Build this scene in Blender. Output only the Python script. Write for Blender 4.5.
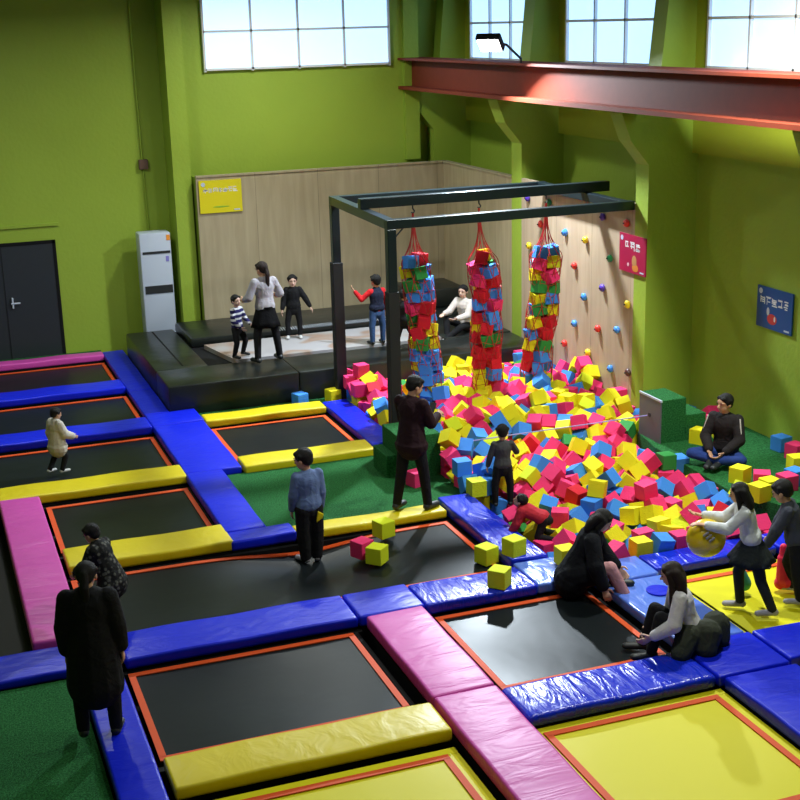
import bpy, bmesh, math, random
from mathutils import Vector, Matrix, Quaternion
R = math.radians
for o in list(bpy.data.objects): bpy.data.objects.remove(o, do_unlink=True)
SC = bpy.context.scene; COL = SC.collection

# ---------------- camera, world, lights, exposure ----------------
cam_d = bpy.data.cameras.new('camera'); cam = bpy.data.objects.new('camera', cam_d); COL.objects.link(cam)
def cam_axes(yaw, pitch, roll):
    f = Vector((math.sin(yaw)*math.cos(pitch), math.cos(yaw)*math.cos(pitch), -math.sin(pitch)))
    r = Vector((math.cos(yaw), -math.sin(yaw), 0)); u = r.cross(f)
    c, s = math.cos(roll), math.sin(roll)
    return c*r+s*u, -s*r+c*u, f
CR, CU, CF = cam_axes(0.34842131, 0.28089617, -0.02632943)
CAMH = 5.9
m = Matrix((CR, CU, -CF)).transposed().to_4x4(); m.translation = (0, 0, CAMH)
cam.matrix_world = m
cam_d.sensor_width = 36; cam_d.lens = 1329.3/800*36; cam_d.shift_y = 0.0075
cam_d.clip_start = .05; cam_d.clip_end = 100
SC.camera = cam
w = bpy.data.worlds.new('world'); SC.world = w; w.use_nodes = True
w.node_tree.nodes['Background'].inputs[0].default_value = (.55, .7, 1, 1)
w.node_tree.nodes['Background'].inputs[1].default_value = .25
SC.view_settings.view_transform = 'Standard'; SC.view_settings.look = 'None'
SC.view_settings.gamma = 1; SC.view_settings.exposure = 0.0; SC.view_settings.use_curve_mapping = False
def area(name, loc, target, size, power, col, spread=180):
    d = bpy.data.lights.new(name, 'AREA'); d.shape = 'DISK'; d.size = size; d.energy = power; d.color = col; d.spread = R(spread)
    o = bpy.data.objects.new(name, d); COL.objects.link(o); o.location = loc
    o.rotation_euler = (Vector(target)-Vector(loc)).to_track_quat('-Z', 'Y').to_euler(); return o
FLOOD = (8.75, 19.6, 5.5)
area('floodlight_lamp', (8.70, 19.55, 5.43), (6.0, 17.0, 0), .28, 690, (.80, .91, 1), 160)
FILL_LAMPS = [(1.5, 20.5), (6.3, 22.2), (1.0, 13.5), (8.6, 12.6), (5.5, 9.0), (1.5, 5.5)]  # fill lamps out of view, added for general light
FILL_POWER = [150, 150, 35, 370, 110, 20]
for (x, y), pw in zip(FILL_LAMPS, FILL_POWER):
    area('unseen_fill_lamp', (x, y, 6.62), (x, y, 0), .5, pw, (.95, 1, .93), 170)

# ---------------- helpers ----------------
def mat(name, col, rough=.6, spec=.5, metal=0, bump=None, var=0, emit=None, vscale=8, coat=0):
    m = bpy.data.materials.new(name); m.use_nodes = True; nt = m.node_tree; b = nt.nodes['Principled BSDF']
    c = (*col, 1)
    b.inputs['Base Color'].default_value = c; b.inputs['Roughness'].default_value = rough
    b.inputs['Specular IOR Level'].default_value = spec; b.inputs['Metallic'].default_value = metal
    if coat: b.inputs['Coat Weight'].default_value = coat; b.inputs['Coat Roughness'].default_value = .15
    if emit: b.inputs['Emission Color'].default_value = (*emit[0], 1); b.inputs['Emission Strength'].default_value = emit[1]
    tc = nt.nodes.new('ShaderNodeTexCoord')
    if var:
        n = nt.nodes.new('ShaderNodeTexNoise'); n.inputs['Scale'].default_value = vscale; n.inputs['Detail'].default_value = 5
        nt.links.new(tc.outputs['Object'], n.inputs['Vector'])
        mx = nt.nodes.new('ShaderNodeMixRGB'); mx.blend_type = 'MIX'
        mx.inputs[1].default_value = (*[v*(1-var) for v in col], 1); mx.inputs[2].default_value = (*[min(1, v*(1+var)) for v in col], 1)
        nt.links.new(n.outputs['Fac'], mx.inputs[0]); nt.links.new(mx.outputs[0], b.inputs['Base Color'])
    if bump:   # (scale, strength, distortion, stretch)
        mp = nt.nodes.new('ShaderNodeMapping'); mp.inputs['Scale'].default_value = bump[3] if len(bump) > 3 else (1, 1, 1)
        if len(bump) > 4: mp.inputs['Rotation'].default_value = (0, 0, bump[4])
        n = nt.nodes.new('ShaderNodeTexNoise'); n.inputs['Scale'].default_value = bump[0]; n.inputs['Detail'].default_value = 3
        n.inputs['Distortion'].default_value = bump[2] if len(bump) > 2 else 0
        bp = nt.nodes.new('ShaderNodeBump'); bp.inputs['Strength'].default_value = bump[1]; bp.inputs['Distance'].default_value = .05
        nt.links.new(tc.outputs['Object'], mp.inputs[0]); nt.links.new(mp.outputs[0], n.inputs['Vector'])
        nt.links.new(n.outputs['Fac'], bp.inputs['Height']); nt.links.new(bp.outputs[0], b.inputs['Normal'])
    return m
def nodes(m): return m.node_tree.nodes, m.node_tree.links, m.node_tree.nodes['Principled BSDF']

def box(bm, x0, x1, y0, y1, z0, z1, bev=0, seg=2):
    r = bmesh.ops.create_cube(bm, size=1, matrix=Matrix.Translation(((x0+x1)/2, (y0+y1)/2, (z0+z1)/2)) @ Matrix.Diagonal((x1-x0, y1-y0, z1-z0, 1)))
    if bev:
        es = set(e for v in r['verts'] for e in v.link_edges)
        bmesh.ops.bevel(bm, geom=list(es), offset=bev, segments=seg, profile=.5, affect='EDGES', clamp_overlap=True)
def tube(bm, pts, r, n=6, closed_ends=True):
    pts = [Vector(p) for p in pts]; rings = []
    for i, p in enumerate(pts):
        d = (pts[min(i+1, len(pts)-1)]-pts[max(i-1, 0)]).normalized()
        a = d.orthogonal().normalized() if i == 0 else (a-d*a.dot(d)).normalized()
        b = d.cross(a); rr = r[i] if isinstance(r, (list, tuple)) else r
        rings.append([bm.verts.new(p+(a*math.cos(2*math.pi*k/n)+b*math.sin(2*math.pi*k/n))*rr) for k in range(n)])
    for i in range(len(rings)-1):
        for k in range(n): bm.faces.new((rings[i][k], rings[i][(k+1) % n], rings[i+1][(k+1) % n], rings[i+1][k]))
    if closed_ends: bm.faces.new(rings[0][::-1]); bm.faces.new(rings[-1])
def cyl(bm, a, b, r, n=16): tube(bm, [a, b], r, n)
def poly_prism(bm, pts, z0, z1):
    lo = [bm.verts.new((x, y, z0)) for x, y in pts]; hi = [bm.verts.new((x, y, z1)) for x, y in pts]; n = len(pts)
    bm.faces.new(lo[::-1]); bm.faces.new(hi)
    for i in range(n): bm.faces.new((lo[i], lo[(i+1) % n], hi[(i+1) % n], hi[i]))
def ell(bm, c, r, rot=None, sub=3):
    M = Matrix.Translation(c) @ (rot.to_4x4() if rot else Matrix()) @ Matrix.Diagonal((*r, 1))
    bmesh.ops.create_icosphere(bm, subdivisions=sub, radius=1, matrix=M)
def obj(name, bm, m, parent=None, loc=None, smooth=None):
    me = bpy.data.meshes.new(name)
    if loc is not None:
        bmesh.ops.translate(bm, verts=bm.verts, vec=-Vector(loc))
    bmesh.ops.recalc_face_normals(bm, faces=bm.faces); bm.to_mesh(me); bm.free()
    if smooth is not None:
        me.shade_smooth() if smooth is True else me.set_sharp_from_angle(angle=R(smooth))
        if smooth is not True:
            for p in me.polygons: p.use_smooth = True
    ms = m if isinstance(m, (list, tuple)) else [m]
    for x in ms: me.materials.append(x)
    o = bpy.data.objects.new(name, me); COL.objects.link(o)
    if loc is not None: o.location = loc
    if parent is not None: o.parent = parent
    return o
def tag(o, label, cat, group=None, kind=None):
    o['label'] = label; o['category'] = cat
    if group: o['group'] = group
    if kind: o['kind'] = kind
    return o
def thing(name, label, cat, loc=(0, 0, 0), rz=0, group=None):
    o = bpy.data.objects.new(name, None); COL.objects.link(o); o.location = loc; o.rotation_euler = (0, 0, rz); o.empty_display_size = .1
    return tag(o, label, cat, group)
def struct_(name, bm, m, smooth=None):
    o = obj(name, bm, m, smooth=smooth); o['kind'] = 'structure'; return o
def BM(): return bmesh.new()

# ---------------- materials ----------------
def wall_mat(name, col):
    return mat(name, col, rough=.55, spec=.3, bump=(14, .12), var=.07, vscale=1.3)
M = {}
M['green_wall'] = wall_mat('green_wall_paint', (.30, .42, .045))
M['green_upper_lit'] = wall_mat('green_wall_painted_light', (.36, .42, .03))  # brighter, yellower green painted in for light on the upper wall
M['ceiling'] = mat('ceiling_sheet', (.30, .33, .30), .7)
M['floor'] = mat('dark_floor', (.02, .02, .022), .7)
M['blue'] = mat('blue_vinyl', (.004, .015, .62), .36, .25, bump=(3.0, .28, .6, (1, 2.2, 1), .4), var=.12, vscale=3)
M['blue_wr'] = mat('wrinkled_blue_vinyl', (.006, .025, .62), .27, .5, bump=(2.8, .6, 1.4, (2.4, .6, 1), .9), var=.1, vscale=3)
M['blue_sheen'] = mat('blue_vinyl_painted_sheen', (.10, .20, .72), .25, .6, bump=(3.0, .5, .9, (1.6, .8, 1), .8), var=.1, vscale=3)  # blue vinyl made paler; reflected light is put into the colour
M['yellow'] = mat('yellow_vinyl', (.68, .55, .006), .4, .45, bump=(3.0, .3, .6, (1.4, 1, 1), .6), var=.08, vscale=3)
M['pink'] = mat('pink_vinyl', (.60, .065, .40), .42, .45, bump=(2.6, .35, .8, (.6, 2, 1), .3), var=.08, vscale=3)
M['black_vinyl'] = mat('black_vinyl', (.012, .015, .014), .33, .5, bump=(2.2, .25, .5), var=.2)
M['bed'] = mat('black_trampoline_mesh', (.009, .012, .014), .33, .12, bump=(1.6, .10, .3), var=.15, vscale=2)
M['bed_y'] = mat('yellow_mat_fabric', (.72, .66, .005), .5, .3, bump=(2.5, .1))
M['strap'] = mat('orange_webbing', (.72, .085, .012), .6, .3)
M['frame_blk'] = mat('black_frame', (.006, .006, .007), .8, .2)
M['steel'] = mat('dark_painted_steel', (.014, .024, .030), .28, .6, metal=.35)
M['foam_wrap'] = mat('black_foam_wrap', (.008, .009, .01), .7)
M['cord_red'] = mat('red_net_cord', (.40, .012, .010), .6)
M['cord_purple'] = mat('lilac_cord', (.30, .26, .65), .5)
M['crane'] = mat('red_oxide_steel', (.19, .032, .014), .65, .2, var=.15)
M['grey_panel'] = mat('grey_panel', (.11, .12, .14), .5)
M['locker'] = mat('pale_blue_white_plastic', (.50, .56, .68), .35, .5)
M['dark'] = mat('dark_plastic', (.015, .017, .02), .5)
M['door'] = mat('dark_grey_door', (.022, .028, .034), .45, var=.08)
M['white'] = mat('white_paint', (.75, .75, .75), .5)
M['lamp_glass'] = mat('lamp_glass', (.9, .9, .9), .4, emit=((1, .97, .9), 12))
M['window'] = mat('daylit_frosted_pane', (.5, .6, .7), .4, emit=((.36, .62, 1), 1.7))
M['orange_s'] = mat('orange_sticker', (.9, .30, .03), .5)
M['violet_s'] = mat('violet_sticker', (.22, .2, .6), .5)

def carpet():
    m = mat('green_artificial_turf', (.014, .12, .026), .9, .15, bump=(160, .7)); n, l, b = nodes(m)
    tc = n.new('ShaderNodeTexCoord'); no = n.new('ShaderNodeTexNoise'); no.inputs['Scale'].default_value = 55; no.inputs['Detail'].default_value = 4
    cr = n.new('ShaderNodeValToRGB'); cr.color_ramp.elements[0].position = .35; cr.color_ramp.elements[1].position = .68
    cr.color_ramp.elements[0].color = (.010, .085, .020, 1); cr.color_ramp.elements[1].color = (.04, .24, .065, 1)
    l.new(tc.outputs['Object'], no.inputs['Vector']); l.new(no.outputs['Fac'], cr.inputs[0]); l.new(cr.outputs[0], b.inputs['Base Color']); return m
M['turf'] = carpet()
def wood(name, c0, c1, axis):
    m = mat(name, c0, .5, .35); n, l, b = nodes(m)
    tc = n.new('ShaderNodeTexCoord'); mp = n.new('ShaderNodeMapping'); mp.inputs['Scale'].default_value = (5, 5, .55)
    no = n.new('ShaderNodeTexNoise'); no.inputs['Scale'].default_value = 1.6; no.inputs['Detail'].default_value = 7; no.inputs['Distortion'].default_value = .6
    cr = n.new('ShaderNodeValToRGB'); cr.color_ramp.elements[0].position = .3; cr.color_ramp.elements[1].position = .72
    cr.color_ramp.elements[0].color = (*c0, 1); cr.color_ramp.elements[1].color = (*c1, 1)
    l.new(tc.outputs['Object'], mp.inputs[0]); l.new(mp.outputs[0], no.inputs['Vector']); l.new(no.outputs['Fac'], cr.inputs[0])
    # plywood sheet joints
    sx = n.new('ShaderNodeSeparateXYZ'); l.new(tc.outputs['Object'], sx.inputs[0])
    dv = n.new('ShaderNodeMath'); dv.operation = 'DIVIDE'; dv.inputs[1].default_value = 1.22; l.new(sx.outputs[axis], dv.inputs[0])
    fr = n.new('ShaderNodeMath'); fr.operation = 'FRACT'; l.new(dv.outputs[0], fr.inputs[0])
    lt = n.new('ShaderNodeMath'); lt.operation = 'LESS_THAN'; lt.inputs[1].default_value = .006; l.new(fr.outputs[0], lt.inputs[0])
    mx = n.new('ShaderNodeMixRGB'); mx.inputs[2].default_value = (*[v*.45 for v in c0], 1)
    l.new(lt.outputs[0], mx.inputs[0]); l.new(cr.outputs[0], mx.inputs[1]); l.new(mx.outputs[0], b.inputs['Base Color']); return m
M['wood'] = wood('pale_plywood', (.34, .28, .175), (.43, .36, .235), 'X')
M['wood_side'] = wood('pale_plywood_side', (.35, .28, .165), (.44, .36, .225), 'Y')
M['wood_climb'] = wood('climbing_plywood', (.42, .31, .21), (.50, .39, .27), 'Y')

# ---------------- structure ----------------
b = BM(); box(b, -6, 11.2, -3, 26.5, -.6, -.36); struct_('floor', b, M['floor'])
b = BM(); box(b, -6, 11.2, -3, 26.5, 7.2, 7.4); struct_('ceiling', b, M['ceiling'])
b = BM(); box(b, -6, 11.0, 25.3, 25.6, -.36, 7.2); box(b, 4.95, 9.39, 24.95, 25.3, -.36, 7.2); struct_('wall_back', b, M['green_wall'])
b = BM(); box(b, 10.7, 11.0, -3, 25.3, -.36, 4.0); box(b, 10.6, 11.0, -3, 25.3, 4.0, 7.2); o = struct_('wall_right', b, [M['green_wall'], M['green_upper_lit']])
for p in o.data.polygons:
    if p.center.z > 3.9 and sum(1 for i in p.vertices if o.data.vertices[i].co.z > 3.95) >= 4 and max(o.data.vertices[i].co.z for i in p.vertices) > 5: p.material_index = 1  # upper band takes the tone that stands in for light
b = BM(); box(b, -6.2, -6, -3, 25.6, -.36, 7.2); struct_('wall_left', b, M['green_wall'])
b = BM(); box(b, -6, 11.2, -3.2, -3, -.36, 7.2); struct_('wall_front', b, M['green_wall'])
# right-hand piers with haunches
def pier(y0, y1, name):
    b = BM()
    prof = [(10.72, -.36), (9.9, -.36), (9.9, 3.86), (9.6, 4.22), (9.45, 4.60), (9.45, 4.645), (10.0, 4.645), (10.25, 7.2), (10.72, 7.2)]
    lo = [b.verts.new((x, y0, z)) for x, z in prof]; hi = [b.verts.new((x, y1, z)) for x, z in prof]; n = len(prof)
    b.faces.new(lo); b.faces.new(hi[::-1])
    for i in range(n): b.faces.new((lo[i], hi[i], hi[(i+1) % n], lo[(i+1) % n]))
    struct_(name, b, M['green_wall'])
for i, (a, c) in enumerate([(8.25, 8.6), (12.45, 12.8), (16.65, 17.0), (20.85, 21.25), (24.9, 25.25)]): pier(a, c, 'trim_%d' % (i+1))
b = BM(); box(b, 4.62, 4.95, 24.6, 25.3, -.36, 7.2); struct_('trim_6', b, M['green_wall'])
b = BM(); box(b, 9.3, 9.6, 24.85, 25.3, 3.3, 7.2); struct_('trim_7', b, M['green_wall'])
# window strips high on the walls
wi = 0
def window(x0, x1, y0, y1, z0, z1, face):
    global wi; wi += 1
    b = BM()
    if face == 'y': box(b, x0, x1, y0, y1, z0, z1)
    else: box(b, x0, x1, y0, y1, z0, z1)
    o = struct_('window_%d' % wi, b, M['window'])
    f = BM(); t = .04
    if face == 'y':
        n = max(1, round((x1-x0)/.9))
        for k in range(n+1):
            x = x0+(x1-x0)*k/n; box(f, x-t/2, x+t/2, y0-.05, y1, z0-t, z1+t)
        for z in (z0, (z0+z1)/2, z1): box(f, x0, x1, y0-.05, y1, z-t/2, z+t/2)
    else:
        n = max(1, round((y1-y0)/.9))
        for k in range(n+1):
            y = y0+(y1-y0)*k/n; box(f, x0-.05, x1, y-t/2, y+t/2, z0-t, z1+t)
        for z in (z0, (z0+z1)/2, z1): box(f, x0-.05, x1, y0, y1, z-t/2, z+t/2)
    fr = obj('window_frame', f, M['white'], o)
window(5.4, 9.0, 24.90, 24.96, 5.15, 6.5, 'y')
window(10.54, 10.62, 17.5, 20.4, 5.2, 6.5, 'x')
window(10.54, 10.62, 21.7, 24.4, 5.2, 6.5, 'x')
window(10.54, 10.62, 13.3, 16.2, 5.2, 6.5, 'x')
# door at far left, recessed in its frame
b = BM(); box(b, .55, 2.40, 25.25, 25.31, 0, 2.13); d = struct_('door_1', b, M['door'])
f = BM(); box(f, .5, 2.45, 25.24, 25.3, 2.13, 2.19); box(f, 2.40, 2.46, 25.24, 25.3, 0, 2.19); box(f, .5, .56, 25.24, 25.3, 0, 2.19); obj('door_frame', f, M['frame_blk'], d)
f = BM(); box(f, 1.47, 1.475, 25.235, 25.26, 0, 2.12); obj('door_gap', f, M['frame_blk'], d)
f = BM(); box(f, 1.57, 1.60, 25.20, 25.25, .98, 1.18, .008); box(f, 1.55, 1.72, 25.19, 25.21, 1.06, 1.09, .008); obj('door_handle', f, M['locker'], d)

# crane beam on the piers
b = BM(); box(b, 9.2, 9.75, 2, 25.2, 4.65, 4.71); box(b, 9.45, 9.50, 2, 25.2, 4.71, 5.2); box(b, 9.2, 9.75, 2, 25.2, 5.2, 5.24)
tag(obj('crane_beam', b, M['crane']), 'red-brown steel crane beam running along the right wall on the green piers', 'beam')
# flood lamp on the crane beam, unseen fill lamps added under the ceiling
t = thing('floodlight', 'white floodlight clamped on the red-brown beam above the climbing wall', 'lamp', FLOOD)
q = (Vector((5.6, 16.2, 0))-Vector(FLOOD)).to_track_quat('-Z', 'Y').to_matrix().to_4x4()
b = BM(); box(b, -.2, .2, -.16, .16, .03, .14, .02); bmesh.ops.transform(b, matrix=q, verts=b.verts); obj('housing', b, M['frame_blk'], t)
b = BM(); box(b, -.17, .17, -.13, .13, .012, .03); bmesh.ops.transform(b, matrix=q, verts=b.verts); obj('glass', b, M['lamp_glass'], t)
b = BM(); tube(b, [(0, 0, .1), (.3, 0, .02), (.55, 0, -.2), (.55, 0, -.27)], .02); obj('bracket', b, M['steel'], t)
FILL_PLACE = ['above the aisle by the air conditioner', 'above the woman on the black platform', 'above the crouching child at left', 'above the front edge of the foam pit', 'above the slanting pink pads', 'above the green turf at the bottom left']
for (x, y), wd in zip(FILL_LAMPS, FILL_PLACE):
    t = thing('unseen_fill_fixture', 'added unseen round fill lamp under the ceiling '+wd, 'lamp', (x, y, 6.65), group='added unseen fill lamps under the ceiling')
    b = BM(); tube(b, [(0, 0, .05), (0, 0, .3), (0, 0, .45)], [.30, .2, .08], 20); obj('reflector', b, M['steel'], t, smooth=40)
    b = BM(); cyl(b, (0, 0, .02), (0, 0, .05), .27, 20); obj('diffuser', b, M['lamp_glass'], t)
    b = BM(); cyl(b, (0, 0, .45), (0, 0, .56), .01, 6); obj('cable', b, M['dark'], t)
# conduit and junction box, wall trunking
t = thing('wall_conduit', 'thin green conduit running down the back wall to a small junction box', 'pipe', (4.18, 25.3, 0))
b = BM(); tube(b, [(-.03, -.03, 7.1), (.0, -.03, 3.6), (.03, -.03, 2.0)], .014); obj('pipe', b, M['green_wall'], t)
b = BM(); box(b, -.07, .1, -.09, 0, 3.38, 3.56, .01); obj('junction_box', b, mat('brown_box', (.13, .07, .05), .5), t)
b = BM(); box(b, 1.0, 2.55, 25.26, 25.3, 2.45, 2.50); tag(obj('cable_trunking', b, M['green_wall']), 'thin green cable trunking on the wall above the dark door', 'trunking')
t = thing('air_conditioner', 'tall pale floor-standing air conditioner by the back wall', 'air conditioner', (4.20, 24.85, 0)); t.scale = (1.12, 1, 1.13)
b = BM(); box(b, -.26, .26, -.2, .2, .03, 2.0, .025); obj('cabinet', b, M['locker'], t, smooth=30)
b = BM(); box(b, -.24, .24, -.16, .16, 0, .05); obj('plinth', b, M['dark'], t)
b = BM(); box(b, -.22, .24, -.212, -.19, 1.66, 1.70); obj('slot', b, M['dark'], t)
b = BM()
box(b, -.22, .24, -.212, -.19, 1.00, 1.13)
obj('air_grille', b, M['dark'], t)
b = BM(); box(b, .19, .25, -.206, -.2, 1.87, 1.96); obj('sticker', b, M['orange_s'], t)['label'] = 'small orange sticker'
b = BM(); box(b, .16, .21, -.206, -.2, 1.52, 1.61); obj('emblem', b, M['violet_s'], t)

# plywood lining
b = BM(); box(b, 4.99, 9.9, 24.4, 24.46, -.3, 3.25); struct_('trim_8', b, M['wood'])
b = BM(); box(b, 4.99, 5.03, 24.46, 24.95, -.3, 3.25); struct_('trim_9', b, M['green_wall'])
b = BM(); box(b, 9.9, 9.96, 21.25, 24.46, -.3, 3.25); struct_('trim_10', b, M['wood_side'])
b = BM(); box(b, 4.99, 9.96, 24.38, 24.5, 3.25, 3.28); box(b, 9.88, 10.0, 21.25, 24.46, 3.25, 3.28); struct_('trim_11', b, M['wood'])
b = BM(); box(b, 9.9, 9.96, 17.0, 20.85, -.35, 3.28)
cw = tag(obj('climbing_wall', b, M['wood_climb']), 'plywood climbing wall with coloured holds behind the foam pit', 'climbing wall')

def ray(px, py): return CF*1329.3+CR*(px-400)-CU*(py-406)
def at_x(px, py, X): d = ray(px, py); return Vector((0, 0, CAMH))+d*(X/d.x)
def at_y(px, py, Y): d = ray(px, py); return Vector((0, 0, CAMH))+d*(Y/d.y)
def at_z(px, py, Z): d = ray(px, py); return Vector((0, 0, CAMH))+d*((Z-CAMH)/d.z)
HC = dict(purple=(.10, .04, .42), green=(.02, .30, .10), red=(.75, .04, .03), yellow=(.85, .62, .02), blue=(.06, .28, .80), light=(.35, .62, .80), brown=(.10, .035, .03))
HM = {k: mat(k+'_climbing_hold', v, .35, .5) for k, v in HC.items()}
holds = [(526, 198, 'purple'), (547, 203, 'green'), (538.7, 224.4, 'red'), (527.4, 245.8, 'yellow'), (531, 262, 'light'), (563, 232.7, 'blue'), (583.4, 240.2, 'yellow'), (601, 217, 'purple'), (624.7, 223.4, 'red'), (608, 258.4, 'green'), (572.5, 266, 'red'), (600.5, 288, 'purple'), (582, 297, 'blue'), (625.6, 304.5, 'yellow'), (572.5, 323.8, 'blue'), (596, 329, 'red'), (615, 330, 'blue'), (562.5, 343.4, 'red'), (586, 352.7, 'yellow'), (573, 361.8, 'brown'), (608.4, 369, 'blue'), (626, 372.8, 'brown'), (549, 346.5, 'green'), (531, 300, 'green')]
random.seed(3)
for i, (px, py, c) in enumerate(holds):
    p = at_x(px, py, 9.84)
    b = BM(); bmesh.ops.create_icosphere(b, subdivisions=2, radius=.062)
    for v in b.verts:
        v.co *= 1+random.uniform(-.12, .12); v.co.x *= .75
        if v.co.x > .035: v.co.x = .035
    p.x = 9.9-.03
    o = obj('climbing_hold', b, HM[c], cw, loc=None, smooth=50); o.location = p
    bb = BM(); cyl(bb, (-.058, 0, 0), (-.03, 0, 0), .012, 8); s = obj('bolt', bb, M['dark'], o)

# signs ---------------------------------------------------------------
def strokes(bm, cx, cz, s, rnd):     # illegible printed character built from short strokes, in the x-z plane
    n = rnd.randint(5, 6)
    for k in range(n):
        if rnd.random() < .55:
            z = cz+rnd.uniform(-.42, .42)*s; a = rnd.uniform(-.45, -.2)*s; c = rnd.uniform(.2, .45)*s; box(bm, cx+a, cx+c, -.002, 0, z-.06*s, z+.06*s)
        else:
            x = cx+rnd.uniform(-.4, .4)*s; a = rnd.uniform(-.45, -.1)*s; c = rnd.uniform(.1, .45)*s; box(bm, x-.05*s, x+.05*s, -.002, 0, cz+a, cz+c)
def sign(name, label, w_, h_, loc, rz, col, nch, chz, chs, corner):
    t = thing(name, label, 'sign', loc, rz); rnd = random.Random(nch)
    b = BM(); box(b, 0, w_, 0, .02, -h_, 0); obj('board', b, mat(name+'_board', col, .45), t)
    b = BM()
    for k in range(nch): strokes(b, w_*(.5+(k-(nch-1)/2)*chs), -h_*chz, w_*chs*(1.25 if nch == 7 else 1.0), rnd)
    obj('lettering', b, M['white'], t)
    b = BM(); cyl(b, (w_*.1, -.003, -h_*.12), (w_*.1, 0, -h_*.12), w_*.05, 12); obj('emblem', b, M['locker'], t)
    b = BM(); box(b, w_*.8, w_*.94, -.003, 0, -h_*.95, -h_*.91); obj('footer_mark', b, M['locker'], t)
    for (x, z, rx, rzz, c) in corner:
        b = BM(); ell(b, (w_*x, -.001, -h_*z), (w_*rx, .002, h_*rzz)); obj('printed_patch', b, mat('patch', c, .5), t)
sign('yellow_sign', 'yellow sign with pale lettering at the top left corner of the plywood wall', .80, .60, (5.03, 24.37, 3.19), 0, (.70, .60, .005), 7, .30, .115, [(.5, .82, .2, .025, (.25, .45, .02))])
sign('red_sign', 'crimson sign hanging beside the climbing wall with three white characters', .76, .56, (9.87, 17.39, 2.82), R(-90), (.36, .003, .05), 3, .30, .2, [(.58, .68, .09, .16, (.45, .22, .08)), (.62, .85, .12, .1, (.6, .2, .03)), (.35, .8, .04, .05, (.7, .4, .4))])
sign('blue_sign', 'blue square sign with five white characters on the right wall', .78, .56, (10.67, 15.02, 2.36), R(-90), (.001, .06, .26), 5, .33, .165, [(.45, .75, .14, .13, (.5, .03, .03)), (.52, .74, .04, .09, (.7, .65, .6)), (.33, .58, .04, .1, (.5, .5, .5))])
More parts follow.
